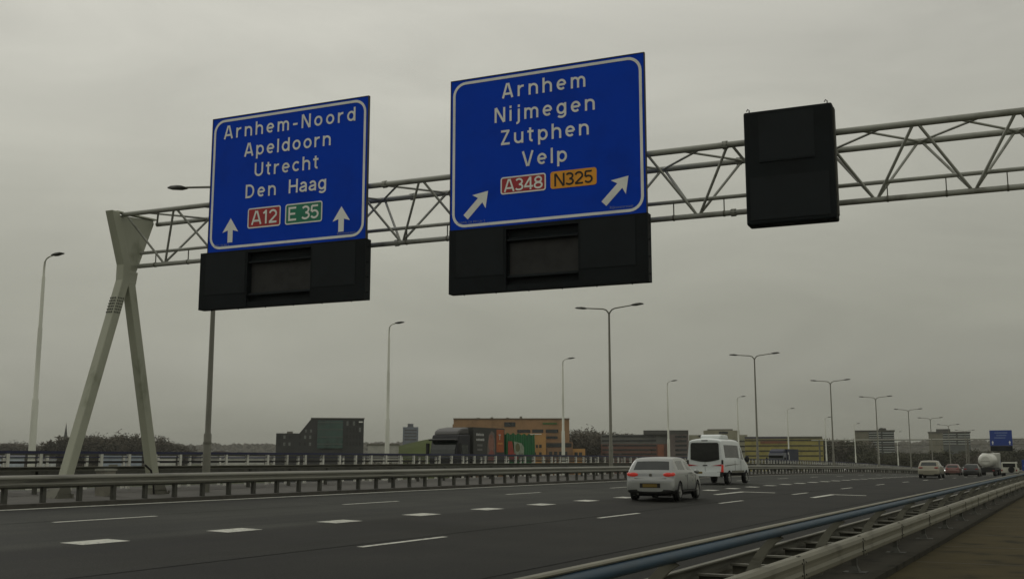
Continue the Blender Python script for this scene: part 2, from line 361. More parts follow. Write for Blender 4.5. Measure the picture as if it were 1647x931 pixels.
# ------------------------------------------------------------------ guard rails
def along(b, prof, xs, zf, y0, y1, step=6.0):       # sweep a closed (x,z) profile along the road
    ys = []; y = y0
    while y < y1 - .1: ys.append(y); y += step if y < 200 else 15
    ys.append(y1); n = len(prof); vs_ = []
    for y in ys: vs_ += [(xs + px, y, zf(xs, y) + pz) for px, pz in prof]
    fs = [(j * n + i, j * n + (i + 1) % n, (j + 1) * n + (i + 1) % n, (j + 1) * n + i) for j in range(len(ys) - 1) for i in range(n)]
    b.add(vs_, fs + [tuple(range(n)), tuple(range((len(ys) - 1) * n, len(ys) * n))])
def posts(root, name, fn, ys, m, nmax=100, pick=None):
    ys = sorted(ys, key=lambda y: abs(y - (pick or 22)))
    for y in ys[:nmax]:
        b = MB(); fn(b, y); b.build(name, m, root)
    if ys[nmax:]:
        b = MB()
        for y in ys[nmax:]: fn(b, y)
        b.build(name, m, root)['kind'] = 'stuff'
def frange(a, b, s):
    o = []
    while a < b: o.append(a); a += s
    return o
# median guard rail, our side: rounded top, flat dark face
face = [(-.06, .785), (.03, .772), (.095, .735), (.105, .70), (.075, .655), (.062, .60), (.085, .555), (.06, .505), (.03, .495), (.02, .51), (.055, .555), (.035, .60), (.045, .66), (.07, .70), (.02, .75), (-.06, .765)]
gr = thing('guard_rail', 'long steel guard rail between the left lanes and the gantry legs', 'guard rail', (0, 0, 0), group='guard rails in the median')
b = MB(); along(b, face, -23.3, zr, -20, 420); b.build('rail_beam', 'rail', gr)
b = MB(); along(b, [(-.14, .50), (-.02, .50), (-.02, .455), (-.14, .455)], -23.3, zr, -20, 420); b.build('lower_rail', 'galv_dark', gr)
def gpost(b, y): b.bar((-23.36, y, zr(-23.4, y) + .02), (-23.36, y, zr(-23.4, y) + .70), .055, .055)
posts(gr, 'post', gpost, frange(10.2, 300, 1.125), 'galv_dark', pick=24)
gr2 = thing('guard_rail', 'steel guard rail behind the gantry legs, seen from its back', 'guard rail', (0, 0, 0), group='guard rails in the median')
b = MB(); along(b, [(-x, z + .09) for x, z in face], -26.7, zr, -20, 420); b.build('rail_beam', 'rail', gr2)
b = MB(); along(b, [(.02, .76), (.10, .76), (.10, .50), (.02, .50)], -26.7, zr, -20, 420); b.build('back_plate', 'galv_dark', gr2)
def gpost2(b, y): b.bar((-26.65, y, zr(-26.65, y) + .02), (-26.65, y, zr(-26.65, y) + .74), .05, .05)
posts(gr2, 'post', gpost2, frange(12.6, 300, 2.25), 'galv_dark', pick=26)
# railings at the deck edges
def railing(x, zf, y0, y1, y_first, gap, label, m_rail, m_post, hw):
    r = thing('bridge_railing', label, 'railing', (0, 0, 0), group='railings along the gap between the two bridges')
    b = MB(); along(b, [(-.055, 1.30), (.055, 1.30), (.055, 1.22), (-.055, 1.22)], x, zf, y0, y1); b.build('handrail', m_rail, r)
    b = MB(); along(b, [(-.02, 1.13), (.02, 1.13), (.02, 1.10), (-.02, 1.10)], x, zf, y0, y1); b.build('thin_rail', m_rail, r)
    b = MB(); along(b, [(-.025, 1.0), (.025, 1.0), (.025, .955), (-.025, .955)], x, zf, y0, y1); b.build('middle_rail', 'sign_black', r)
    def fn(b, y):
        z = zf(x, y); b.bar((x, y, z), (x, y, z + 1.215), hw, .05)
    n0 = int((y_first - y0) / gap)
    posts(r, 'post', fn, [y_first + gap * k for k in range(-n0 + 1, int((220 - y_first) / gap))], m_post, pick=42)
railing(-27.95, zr, -20, 380, 30.84, 1.15, 'blue topped railing with white posts behind the median guard rails', 'navy_rail', 'white_post', .05)
railing(-30.25, zo, -20, 380, 31.4, 1.62, 'second row of pale railing posts just beyond the blue topped railing', 'galv_dark', 'white_post', .042)
# right-hand barrier with the blue tube
rb = thing('path_barrier', 'twin beam steel barrier with blue tube handrail beside the cycle path', 'barrier')
zp = lambda x, y: -D(y)
def ring(cx, cz, r, n=14): return [(cx + r * cos(2 * pi * k / n), cz + r * sin(2 * pi * k / n)) for k in range(n)]
b = MB(); along(b, ring(0, 1.012, .052), -3.05, zp, -3, 330, 4); b.sm = [True] * len(b.sm); b.build('blue_tube', 'blue_rail', rb)
b = MB(); along(b, [(-.032, 1.068), (.026, 1.068), (.034, 1.08), (.024, 1.092), (-.032, 1.092), (-.038, 1.08)], -3.06, zp, -3, 330, 4); b.build('top_rail', 'beam', rb)
wprof = [(-.05, .628), (.03, .625), (.072, .598), (.085, .55), (.072, .505), (.068, .46), (.082, .415), (.074, .36), (.04, .332), (.03, .338), (.060, .37), (.068, .415), (.054, .46), (.058, .505), (.071, .55), (.060, .585), (.025, .608), (-.05, .612)]
b = MB(); along(b, wprof, -3.22, zp, -3, 330, 4); b.build('path_beam', 'beam', rb)
b = MB(); along(b, [(-x, z) for x, z in wprof], -3.95, zp, -3, 330, 4); b.build('road_beam', 'galv_mid', rb)
def tp(b, y):
    z = -D(y); cx = [(-3.42, .28, .10), (-3.39, .46, .075), (-3.32, .66, .055), (-3.21, .82, .045), (-3.11, .92, .045), (-3.05, .97, .06)]
    L2 = [(x - w_ * .9, zz + w_ * .42) for x, zz, w_ in cx]; R2 = [(x + w_ * .9, zz - w_ * .42) for x, zz, w_ in cx]
    n = len(cx); vs_ = [(x, y + dy, z + zz) for dy in (-.03, .03) for x, zz in L2 + R2]
    fs = []
    for i in range(n - 1): fs += [(i, i + 1, n + i + 1, n + i), (2 * n + i, 3 * n + i, 3 * n + i + 1, 2 * n + i + 1), (i, 2 * n + i, 2 * n + i + 1, i + 1), (n + i, n + i + 1, 3 * n + i + 1, 3 * n + i)]
    b.add(vs_, fs)
posts(rb, 'tube_bracket', tp, [12.1 + 3.45 * k for k in range(-3, 80)], 'galv_mid', pick=14)
def bp_(b, y):
    z = -D(y); b.bar((-3.27, y, z), (-3.27, y, z + .56), .04, .05)
    b.box(-3.43, -3.09, y - .14, y + .14, z + .088, z + .10); b.bar((-3.27, y, z + .10), (-3.27, y, z + .19), .08, .09, a2=.04, b2=.05)
posts(rb, 'post', bp_, [21.5 + 3.98 * k for k in range(-5, 72)], 'galv_dark', pick=20)
def lap(b, y):
    z = -D(y); b.box(-3.146, -3.132, y - .004, y + .004, z + .34, z + .60)
    for dy in (-.10, .10):
        for zz in (.41, .555): b.tube([(-3.16, y + dy, z + zz), (-3.126, y + dy, z + zz)], .012, 6)
    for dy in (-.07, .02): b.box(-3.212, -3.185, y + dy, y + dy + .035, z + .612, z + .632)
posts(rb, 'lap_joint', lap, [17.6 + 3.98 * k for k in range(-3, 40)], 'galv_dark', pick=14)
def sp(b, y): 
    z = -D(y); b.bar((-3.94, y, z + .53), (-3.24, y, z + .53), .05, .012); b.bar((-3.94, y + .05, z + .47), (-3.24, y + .05, z + .47), .012, .055)
posts(rb, 'spacer', sp, [13.3 + 1.31 * k for k in range(-8, 150)], 'galv_mid', pick=16)

# ------------------------------------------------------------------ sign lettering (stroke letters, drawn as real raised strips)
def A(cx, cy, rx, ry, a0, a1, n=10): return [(cx + rx * cos(radians(a0 + (a1 - a0) * i / n)), cy + ry * sin(radians(a0 + (a1 - a0) * i / n))) for i in range(n + 1)]
def L(*p): return list(p)
G = {
 'A': (.80, [L((.07, 0), (.36, 1)), L((.73, 0), (.44, 1)), L((.17, .28), (.63, .28)), L((.33, .93), (.47, .93))]),
 'r': (.46, [L((.08, 0), (.08, .75)), A(.37, .40, .29, .275, 180, 78)]),
 'n': (.66, [L((.08, 0), (.08, .75)), A(.33, .43, .25, .245, 180, 0) + [(.58, 0)]]),
 'h': (.66, [L((.08, 0), (.08, 1)), A(.33, .43, .25, .245, 180, 0) + [(.58, 0)]]),
 'e': (.66, [L((.09, .375), (.57, .375)), A(.335, .375, .25, .295, 0, 312, 18)]),
 'm': (.98, [L((.08, 0), (.08, .75)), A(.285, .45, .205, .225, 180, 0) + [(.49, 0)], A(.695, .45, .205, .225, 180, 0) + [(.90, 0)]]),
 '-': (.48, [L((.05, .38), (.43, .38))]),
 'N': (.76, [L((.08, 0), (.08, 1)), L((.10, 1), (.66, 0)), L((.68, 0), (.68, 1))]),
 'o': (.68, [A(.34, .375, .26, .295, 0, 360, 24)]),
 'd': (.68, [A(.33, .375, .25, .295, 0, 360, 24), L((.59, 0), (.59, 1))]),
 'p': (.68, [A(.35, .375, .25, .295, 0, 360, 24), L((.09, .75), (.09, -.26))]),
 'g': (.68, [A(.33, .375, .25, .295, 0, 360, 24), L((.59, .75), (.59, 0)) + A(.34, 0, .25, .18, 0, -150)]),
 'a': (.64, [L((.55, 0), (.55, .46)) + A(.33, .46, .22, .21, 0, 155), [(.55, .42)] + A(.28, .215, .20, .145, 90, 270) + [(.38, .08), (.55, .19)]]),
 'l': (.18, [L((.09, 0), (.09, 1))]),
 'U': (.74, [L((.08, 1), (.08, .34)) + A(.37, .34, .29, .265, 180, 360) + [(.66, 1)]]),
 't': (.48, [L((.21, .95), (.21, .22)) + A(.37, .22, .16, .145, 180, 275), L((.02, .70), (.44, .70))]),
 'c': (.62, [A(.34, .375, .26, .295, 45, 315, 18)]),
 'D': (.76, [L((.08, 0), (.08, 1)), [(.08, .925)] + [(.30, .925)] + A(.32, .5, .36, .425, 90, -90, 14) + [(.08, .075)]]),
 'H': (.76, [L((.08, 0), (.08, 1)), L((.68, 0), (.68, 1)), L((.08, .5), (.68, .5))]),
 'i': (.18, [L((.09, 0), (.09, .75)), L((.09, .86), (.09, 1.03))]),
 'j': (.30, [L((.21, .75), (.21, -.06)) + A(.05, -.06, .16, .14, 0, -95), L((.21, .86), (.21, 1.03))]),
 'Z': (.70, [L((.05, .925), (.62, .925)), L((.60, .98), (.10, .04)), L((.05, .075), (.66, .075))]),
 'u': (.66, [L((.08, .75), (.08, .32)) + A(.33, .32, .25, .245, 180, 360), L((.58, .75), (.58, 0))]),
 'V': (.78, [L((.06, 1), (.36, 0)), L((.72, 1), (.42, 0)), L((.33, .07), (.45, .07))]),
 'E': (.64, [L((.08, 0), (.08, 1)), L((.08, .925), (.58, .925)), L((.08, .5), (.52, .5)), L((.08, .075), (.60, .075))]),
 '1': (.36, [L((.05, .76), (.24, .93)), L((.25, 1), (.25, 0))]),
 '2': (.66, [A(.33, .67, .24, .255, 165, -25) + [(.08, .08)], L((.06, .075), (.61, .075))]),
 '3': (.66, [A(.32, .71, .23, .215, 150, -90), A(.32, .285, .26, .21, 90, -152)]),
 '4': (.72, [L((.50, 0), (.50, 1)), L((.48, .97), (.09, .30)), L((.04, .26), (.68, .26))]),
 '5': (.66, [L((.57, .925), (.13, .925)), [(.14, .94), (.11, .53)], A(.32, .33, .25, .255, 140, -150)]),
 '8': (.68, [A(.34, .725, .215, .20, 0, 360, 22), A(.34, .285, .26, .21, 0, 360, 22)]),
 ' ': (.34, []),
}
def ribbon(b, pts, w, y, O):
    n = len(pts); closed = n > 3 and (Vector(pts[0]) - Vector(pts[-1])).length < 1e-6
    L_, R_ = [], []
    for i in range(n):
        p = Vector(pts[i])
        if closed: a = Vector(pts[i - 1 if i else n - 2]); c = Vector(pts[i + 1 if i < n - 1 else 1])
        else: a = Vector(pts[max(0, i - 1)]); c = Vector(pts[min(n - 1, i + 1)])
        d1 = (p - a); d2 = (c - p)
        if d1.length < 1e-9: d1 = d2
        if d2.length < 1e-9: d2 = d1
        d1.normalize(); d2.normalize(); n1 = Vector((-d1.y, d1.x)); n2 = Vector((-d2.y, d2.x)); m = n1 + n2
        m.normalize(); k = 1 / max(.5, m.dot(n1)); L_.append(p + m * w / 2 * k); R_.append(p - m * w / 2 * k)
    vs_ = [(O[0] + q.x, y, O[1] + q.y) for q in L_] + [(O[0] + q.x, y, O[1] + q.y) for q in R_]
    b.add(vs_, [(i, i + 1, n + i + 1, n + i) for i in range(n - 1)])
def lettering(text, u0, u1, z0, cap, y, m, parent, weight=.148, name='lettering', wx=1.02):
    nat = sum(G[c][0] for c in text); gaps = len(text) - 1
    tr = ((u1 - u0) / cap - nat * wx) / max(1, gaps)
    b = MB(); x = u0; k = 0
    for ch in text:
        adv, strokes = G[ch]
        for s in strokes:
            ribbon(b, [(px * cap * wx, pz * cap) for px, pz in s], weight * cap, y - .0006 * k, (x, z0)); k = (k + 1) % 6
        x += (adv * wx + tr) * cap
    return b.build(name, m, parent, fix=False)
def rrect(x0, x1, z0, z1, r, n=7):
    o = []
    for cx, cz, a in ((x1 - r, z1 - r, 0), (x0 + r, z1 - r, 90), (x0 + r, z0 + r, 180), (x1 - r, z0 + r, 270)):
        o += [(cx + r * cos(radians(a + 90 * i / n)), cz + r * sin(radians(a + 90 * i / n))) for i in range(n + 1)]
    return o
def rring(b, x0, x1, z0, z1, r, w, y):
    a = rrect(x0, x1, z0, z1, r); c = rrect(x0 + w, x1 - w, z0 + w, z1 - w, max(.01, r - w)); n = len(a)
    b.add([(p, y, q) for p, q in a] + [(p, y, q) for p, q in c], [(i, (i + 1) % n, n + (i + 1) % n, n + i) for i in range(n)])
def flat(b, poly, y): b.add([(p, y, q) for p, q in poly], [tuple(range(len(poly)))])

# ------------------------------------------------------------------ gantry
GX, GY, GR = -24.95, 22.95, radians(3.9)
U = lambda u: 1.075 * u
Z = lambda z: 1.075 * z - .189
ga = thing('sign_gantry', 'pale green steel truss gantry on splayed legs spanning the motorway', 'gantry', (GX, GY, 0), GR)
ZT, ZB, PITCH, U0, UEND = 8.95, 7.50, 2.017, 1.07, 27.2
VF, VR, VB = -.32, 1.18, .375
def chord(name, pts, r): b = MB(); b.tube(pts, r, 14); return b.build(name, 'truss', ga)
chord('top_chord', [(.05, VF, ZT), (UEND, VF, ZT)], .074); chord('top_chord', [(.0, VR, ZT), (UEND, VR, ZT)], .072)
chord('bottom_chord', [(.1, VB, ZB), (UEND, VB, ZB)], .066)
b = MB(); b.tube([(.15, VB, ZB + .39), (UEND, VB, ZB + .39)], .048, 10)
b.build('cable_duct', 'truss', ga)
b = MB(); u = .75
while u < UEND: b.bar((u, VB, ZB + .05), (u, VB, ZB + .36), .012); b.tube([(u - .02, VB, ZB), (u + .02, VB, ZB)], .078, 12); u += 1.22
b.build('duct_hanger', 'galv_mid', ga)['kind'] = 'stuff'
for uu in (9.0, 18.05):
    for v, zz, r_ in ((VF, ZT, .074), (VR, ZT, .072), (VB, ZB, .066)):
        b = MB(); b.tube([(uu - .035, v, zz), (uu + .035, v, zz)], r_ * 1.35, 16)
        for k in range(8): a_ = 2 * pi * k / 8; b.tube([(uu - .06, v + r_ * 1.2 * cos(a_), zz + r_ * 1.2 * sin(a_)), (uu + .06, v + r_ * 1.2 * cos(a_), zz + r_ * 1.2 * sin(a_))], .014, 5)
        b.build('flange', 'truss', ga)
def brace(p, q, r=.034): b = MB(); b.tube([p, q], r, 8); b.build('brace', 'truss', ga)
k = 0
while U0 + PITCH * k + 1.9 < UEND:
    bu = U0 + PITCH * k; tu = bu + .95; nu = bu + PITCH
    for v in (VF, VR):
        brace((bu + .05, VB, ZB + .05), (tu - .07, v, ZT - .05)); brace((tu + .07, v, ZT - .05), (nu - .05, VB, ZB + .05))
    mid = tu - PITCH / 2 - .12
    brace((mid - .1, VF, ZT), (tu, VR, ZT), .03); brace((mid + .5, VF, ZT), (tu - PITCH, VR, ZT), .03)
    k += 1
brace((.25, VF, ZT - .1), (U0 - .03, VB, ZB + .05))
def frame(x):
    hx = .14
    def leg(name, pts, hy, hx=.14):
        b = MB()
        n = len(pts)
        vs_ = []
        for (y, z) in pts: vs_ += [(x - hx, y - hy, z), (x + hx, y - hy, z), (x + hx, y + hy, z), (x - hx, y + hy, z)]
        fs = [(0, 3, 2, 1), tuple(4 * (n - 1) + i for i in range(4))]
        for i in range(n - 1):
            for j in range(4): fs.append((4 * i + j, 4 * i + (j + 1) % 4, 4 * i + 4 + (j + 1) % 4, 4 * i + 4 + j))
        b.add(vs_, fs)
        o = b.build(name, 'gantry', ga); md = o.modifiers.new('bevel', 'BEVEL'); md.width = .025; md.segments = 2
        return o
    z0 = zr(GX, GY) if x < 10 else .12
    leg('leg', [(-2.05, z0), (-.13, 7.0), (-.13, 7.45), (-.70, 8.98)], .15)
    leg('leg', [(1.70, z0), (.10, 7.0)], .15, .134)
    b = MB(); b.prism([(-.54, 8.90), (.98, 9.02), (1.02, 8.92), (.36, 7.28), (.36, 7.20), (-.1, 7.2), (-.1, 7.4)], 'x', x - .025, x + .025)
    o = b.build('head_plate', 'gantry', ga)
    b = MB(); b.prism([(-.20, 7.3), (.36, 7.3), (.30, 6.92), (.03, 6.80), (-.24, 6.92)], 'x', x - .128, x + .128); o = b.build('trunk', 'gantry', ga); md = o.modifiers.new('bevel', 'BEVEL'); md.width = .02
    b = MB(); b.bar((x, -.60, 8.99), (x, 1.08, 9.06), .10, .02); b.build('head_flange', 'gantry', ga)
    for s, yb in ((-1, -2.08), (1, 1.73)):
        b = MB(); b.box(x - .34, x + .34, yb - .34, yb + .34, z0 + .03, z0 + .09)
        for dx in (-.26, .26):
            for dy in (-.26, .26): b.tube([(x + dx, yb + dy, z0 + .06), (x + dx, yb + dy, z0 + .20)], .03, 6)
        b.prism([(yb - .3, z0 + .09), (yb + .3, z0 + .09), (yb - s * .05 + .16, z0 + .42), (yb - s * .05 - .16, z0 + .42)], 'x', x - .2, x + .2)
        b.build('foot', 'galv_mid', ga)
frame(0); frame(26.9)
# perforated cable grating on the front leg
b = MB()
for i in range(6):
    for j in range(4):
        t = i / 6.; zz = 6.42 - t * .52; yy = -.13 - (7.0 - zz) * .302
        b.box(.141, .147, yy - .125 + j * .066, yy - .125 + j * .066 + .032, zz, zz + .042)
        b.box(-.122 + j * .064, -.122 + j * .064 + .032, yy - .168, yy - .158, zz, zz + .042)
b.build('slot_pattern', 'sign_black', ga)['kind'] = 'stuff'
b = MB(); b.tube([(.19, 1.42, .75), (.20, 1.36, 1.15), (.19, 1.25, 1.45), (.12, 1.05, 1.62)], .03, 6); b.build('cable', 'sign_black', ga)

# ------------------------------------------------------------------ direction signs
SV = -.54
def sign(u0, u1, z0, z1, label):
    s = thing('direction_sign', label, 'road sign', (GX, GY, 0), GR, group='blue direction signs on the gantry')
    box_part('panel', 'sign_blue', s, u0, u1, SV, SV + .05, z0, z1)
    b = MB(); t = .022
    for a in ((u0 - t, u0 - .002, SV - .01, SV + .07, z0 - t, z1 + t), (u1 + .002, u1 + t, SV - .01, SV + .07, z0 - t, z1 + t), (u0, u1, SV - .01, SV + .07, z1 + .002, z1 + t), (u0, u1, SV - .01, SV + .07, z0 - t, z0 - .002)): b.box(*a)
    b.build('frame', 'sign_edge', s)
    b = MB(); rring(b, u0 + .05, u1 - .05, z0 + .09, z1 - .05, .36, .070, SV - .008); b.build('border', 'sign_white', s, fix=False)
    for i in range(4):
        uu = u0 + (u1 - u0) * (.12 + .253 * i); box_part('back_rib', 'galv_mid', s, uu - .04, uu + .04, SV + .051, SV + .19, z0 - .6, z1 - .1)
    return s
def shield(s, u0, u1, z0, z1, m, border, text, tm, t0, t1, cap, zb):
    b = MB(); flat(b, rrect(u0, u1, z0, z1, .07), SV - .009); r = b.build('route_shield', m, s, fix=False)
    if border: b = MB(); rring(b, u0, u1, z0, z1, .07, .035, SV - .012); b.build('border', border, r, fix=False)
    lettering(text, t0, t1, zb, cap, SV - .014, tm, r, .145, wx=1.16)
def arrow(s, tip, ang, ln, head_w, head_l, sw):
    ca, sa = cos(ang), sin(ang)
    P = [(0, 0), (-head_w, -head_l), (-sw, -head_l * .86), (-sw, -ln), (sw, -ln), (sw, -head_l * .86), (head_w, -head_l)]
    b = MB(); flat(b, [(tip[0] + x * ca - y * sa, tip[1] + x * sa + y * ca) for x, y in P], SV - .010); b.build('arrow', 'sign_white', s, fix=False)
def small_text(s, txt, u, z, size, align='LEFT'):
    cu = bpy.data.curves.new('small_print', 'FONT'); cu.body = txt; cu.size = size; cu.align_x = align; cu.resolution_u = 3
    o = bpy.data.objects.new('small_print', cu); COL.objects.link(o); bpy.context.view_layer.update()
    me = bpy.data.meshes.new_from_object(o.evaluated_get(bpy.context.evaluated_depsgraph_get())); bpy.data.objects.remove(o)
    me.materials.clear(); me.materials.append(M['print_small']); o = bpy.data.objects.new('small_print', me); COL.objects.link(o); o.parent = s
    o.matrix_local = Matrix.Translation((u, SV - .010, z)) @ Matrix.Rotation(pi / 2, 4, 'X')
s1 = sign(U(3.2), U(7.97), Z(7.13), Z(10.74), 'left blue sign for Arnhem-Noord, Apeldoorn, Utrecht and Den Haag with upright arrows')
for t, a, c, zb in (('Arnhem-Noord', 3.57, 7.62, 10.16), ('Apeldoorn', 4.25, 6.91, 9.61), ('Utrecht', 4.60, 6.57, 9.045), ('Den', 4.34, 5.29, 8.49), ('Haag', 5.68, 6.81, 8.49)):
    lettering(t, U(a), U(c), Z(zb), .385, SV - .011, 'sign_white', s1)
shield(s1, U(4.44), U(5.46), Z(7.68), Z(8.21), 'sign_red', 'sign_white', 'A12', 'sign_white', U(4.55), U(5.36), .385, Z(7.77))
shield(s1, U(5.60), U(6.71), Z(7.68), Z(8.21), 'sign_green', 'sign_white', 'E 35', 'sign_white', U(5.69), U(6.62), .385, Z(7.77))
arrow(s1, (U(3.90), Z(8.01)), 0, .69, .27, .40, .085); arrow(s1, (U(7.27), Z(8.01)), 0, .69, .27, .40, .085)
small_text(s1, 'HRR 126 801 L', U(3.40), Z(7.285), .085); small_text(s1, 'Rijkswaterstaat', U(7.70), Z(7.30), .095, 'RIGHT')
s2 = sign(U(10.29), U(15.07), Z(7.10), Z(10.77), 'right blue sign for Arnhem, Nijmegen, Zutphen and Velp with slanting arrows')
for t, a, c, zb in (('Arnhem', 11.62, 13.70, 10.18), ('Nijmegen', 11.43, 13.92, 9.61), ('Zutphen', 11.58, 13.77, 9.05), ('Velp', 12.13, 13.24, 8.485)):
    lettering(t, U(a), U(c), Z(zb), .385, SV - .011, 'sign_white', s2)
shield(s2, U(11.59), U(12.72), Z(7.87), Z(8.28), 'sign_red', 'sign_white', 'A348', 'sign_white', U(11.67), U(12.65), .32, Z(7.925))
shield(s2, U(12.83), U(13.94), Z(7.88), Z(8.28), 'sign_amber', None, 'N325', 'sign_black', U(12.92), U(13.86), .32, Z(7.93))
for tip in ((11.27, 8.0), (14.68, 8.0)): arrow(s2, (U(tip[0]), Z(tip[1])), radians(-45), .88, .26, .36, .085)
small_text(s2, 'ANWB 126 894 Lbr 2', U(10.48), Z(7.275), .085); small_text(s2, 'Rijkswaterstaat', U(14.78), Z(7.29), .095, 'RIGHT')

# ------------------------------------------------------------------ black matrix boards
def wide_board(u0, u1, z0, z1, ca, cb, label):
    s = thing('matrix_board', label, 'matrix board', (GX, GY, 0), GR, group='black matrix boards on the gantry')
    f, bk = -.88, -.62
    b = MB(); z1 += .09; b.box(u0, u1, f + .16, bk, z0, z1); b.box(u0, ca, f, f + .158, z0, z1); b.box(cb, u1, f, f + .158, z0, z1)
    b.box(ca + .002, cb - .002, f, f + .158, z1 - .10, z1 - .002); b.box(ca + .002, cb - .002, f + .02, f + .158, z0 + .002, z0 + .14)
    o = b.build('housing', 'board', s)
    b = MB(); zc = z0 + .40
    b.box(u0 + .20, ca - .06, f - .012, f - .002, zc, z1 - .05); b.build('left_panel', 'board2', s)
    b = MB(); b.box(cb + .06, u1 - .30, f - .012, f - .002, zc, z1 - .05); b.build('right_panel', 'board2', s)
    box_part('screen', 'board3', s, ca + .05, cb - .05, f + .145, f + .157, z0 + .36, z1 - .38)
    b = MB(); b.prism([(f + .02, z1 - .36), (f + .155, z1 - .28), (f + .155, z1 - .32), (f + .02, z1 - .385)], 'x', ca + .02, cb - .02); b.build('upper_lip', 'board2', s)
    b = MB(); b.prism([(f + .03, z0 + .34), (f + .155, z0 + .40), (f + .155, z0 + .36), (f + .03, z0 + .315)], 'x', ca + .02, cb - .02); b.build('lower_lip', 'board2', s)
    b = MB()
    for i in range(6): uu = u0 + (u1 - u0) * (.08 + .168 * i); b.tube([(uu, f + .05, z0 - .045), (uu, f + .05, z0)], .015, 6)
    for i in range(4):
        zz = z0 + (z1 - z0) * (.12 + .25 * i); b.tube([(u1, f + .1, zz), (u1 + .04, f + .1, zz)], .016, 6); b.tube([(u0 - .04, f + .1, zz), (u0, f + .1, zz)], .016, 6)
    b.build('bolt', 'board', s)['kind'] = 'stuff'
    return s
wide_board(U(3.23), U(8.18), Z(5.60), Z(6.99), U(4.72), U(6.62), 'wide black matrix board hanging under the sign for Utrecht and Den Haag')
wide_board(U(10.42), U(15.19), Z(5.57), Z(6.98), U(11.86), U(13.60), 'wide black matrix board hanging under the sign for Nijmegen and Zutphen')
s = thing('matrix_board', 'square black matrix board standing alone on the truss right of the signs', 'matrix board', (GX, GY, 0), GR, group='black matrix boards on the gantry')
u0, u1, z0, z1 = U(17.30), U(19.10), Z(6.59), Z(9.0); f = -.88
o = box_part('housing', 'board', s, u0, u1, f + .002, -.42, z0, z1); md = o.modifiers.new('bevel', 'BEVEL'); md.width = .04; md.segments = 2
box_part('upper_panel', 'board2', s, u0 + .33, u1 - .40, f - .006, f, Z(7.92), z1 - .10)
b = MB(); b.prism([(f - .02, Z(7.905)), (f, Z(7.915)), (f, Z(7.89)), (f - .02, Z(7.89))], 'x', u0 + .33, u1 - .40); b.build('panel_lip', 'board2', s)
box_part('lower_panel', 'board2', s, u0 + .10, u1 - .12, f - .016, f, z0 + .10, Z(7.58))
box_part('side_door', 'galv_dark', s, u1 + .001, u1 + .03, -.80, -.60, z0 + .1, z1 - .1)
box_part('rear_cabinet', 'board', s, u0 + .25, u1 - .05, -.418, -.05, z0 + .35, z1 - .5)
b = MB()
for uu in (u0 + .1, u1 - .12): b.tube([(uu, f + .2, z1), (uu, f + .2, z1 + .10), (uu - .03, f + .2, z1 + .13), (uu - .06, f + .2, z1 + .08)], .012, 6)
b.build('lifting_eye', 'board', s)['kind'] = 'stuff'
b = MB()
for uu in (u0 + .2, u1 - .2): b.tube([(uu, f + .15, z0 - .04), (uu, f + .15, z0)], .03, 6)
b.build('bolt', 'board', s)['kind'] = 'stuff'

# ------------------------------------------------------------------ small things in the median
o = thing('utility_cabinet', 'small pale cabinet standing between the two gantry legs', 'cabinet', (-25.0, 22.65, zr(-25, 22.6)))
box_part('body', 'concrete', o, -.17, .17, -.2, .2, .03, .80); box_part('lid', 'galv', o, -.2, .2, -.23, .23, .802, .86)
b = MB(); b.box(-.10, .10, -.55, .55, .035, .06); o = b.build('loose_board', mat('board_red', (.22, .06, .035), .8), loc=(-24.0, 24.7, zr(-24, 24.7))); tag(o, 'small reddish board lying on the median under the guard rail', 'board')

# ------------------------------------------------------------------ street lamps
def luminaire(b, p, dirx, ln):
    x, y, z = p
    prof = [(0, .0), (.12, .055), (ln * .45, .075), (ln * .8, .06), (ln, .01), (ln * .95, -.035), (ln * .4, -.055), (.1, -.03)]
    n = len(prof)
    vs_ = [(x + dirx * a, y - .13 * (1 - .3 * abs(a / ln - .4)), z + h + a * .09) for a, h in prof] + [(x + dirx * a, y + .13 * (1 - .3 * abs(a / ln - .4)), z + h + a * .09) for a, h in prof]
    b.add(vs_, [tuple(range(n))[::-1], tuple(range(n, 2 * n))] + [(i, (i + 1) % n, n + (i + 1) % n, n + i) for i in range(n)], True)
H2 = 10.05
def double_lamp():
    s = thing('street_lamp', '', 'street lamp', (0, 0, 0))
    b = MB(); b.tube([(0, 0, 0), (0, 0, 1.9), (0, 0, 1.94), (0, 0, H2 - .25)], [.13, .125, .095, .055], 12); b.tube([(0, 0, 1.6), (0, 0, 1.65)], .14, 12); b.build('pole', 'lamp_grey', s)
    for dx in (-1, 1):
        b = MB(); b.tube([(0, 0, H2 - .35), (dx * .05, 0, H2 - .22), (dx * .18, 0, H2 - .06), (dx * .38, 0, H2 + .02), (dx * 1.45, 0, H2 + .13)], [.05, .05, .045, .04, .035], 8); b.build('arm', 'lamp_grey', s)
        b = MB(); luminaire(b, (dx * 1.42, 0, H2 + .12), dx, .78); b.build('lamp_head', 'lamp_head', s)
    return s
dl = double_lamp(); ordn = ['first', 'second', 'third', 'fourth', 'fifth', 'sixth', 'seventh', 'eighth', 'ninth']
for i in range(9):
    y = (26.65, 60.3, 92.9, 124.5, 154, 184.5, 212, 241, 275)[i]; x = -24.95
    lab = 'double armed grey lamp rising behind the left matrix board' if i == 0 else '%s double armed grey lamp along the median counted from the gantry' % ordn[i]
    loc = (x, y, zr(x, y) + .02)
    if i == 0: dl.location = loc; dl['label'] = lab; dl['group'] = 'double armed lamps in the median'
    else: copy_thing(dl, loc, 0, lab, 'double armed lamps in the median')
H1 = 12.05
sl = thing('street_lamp', '', 'street lamp', (0, 0, 0))
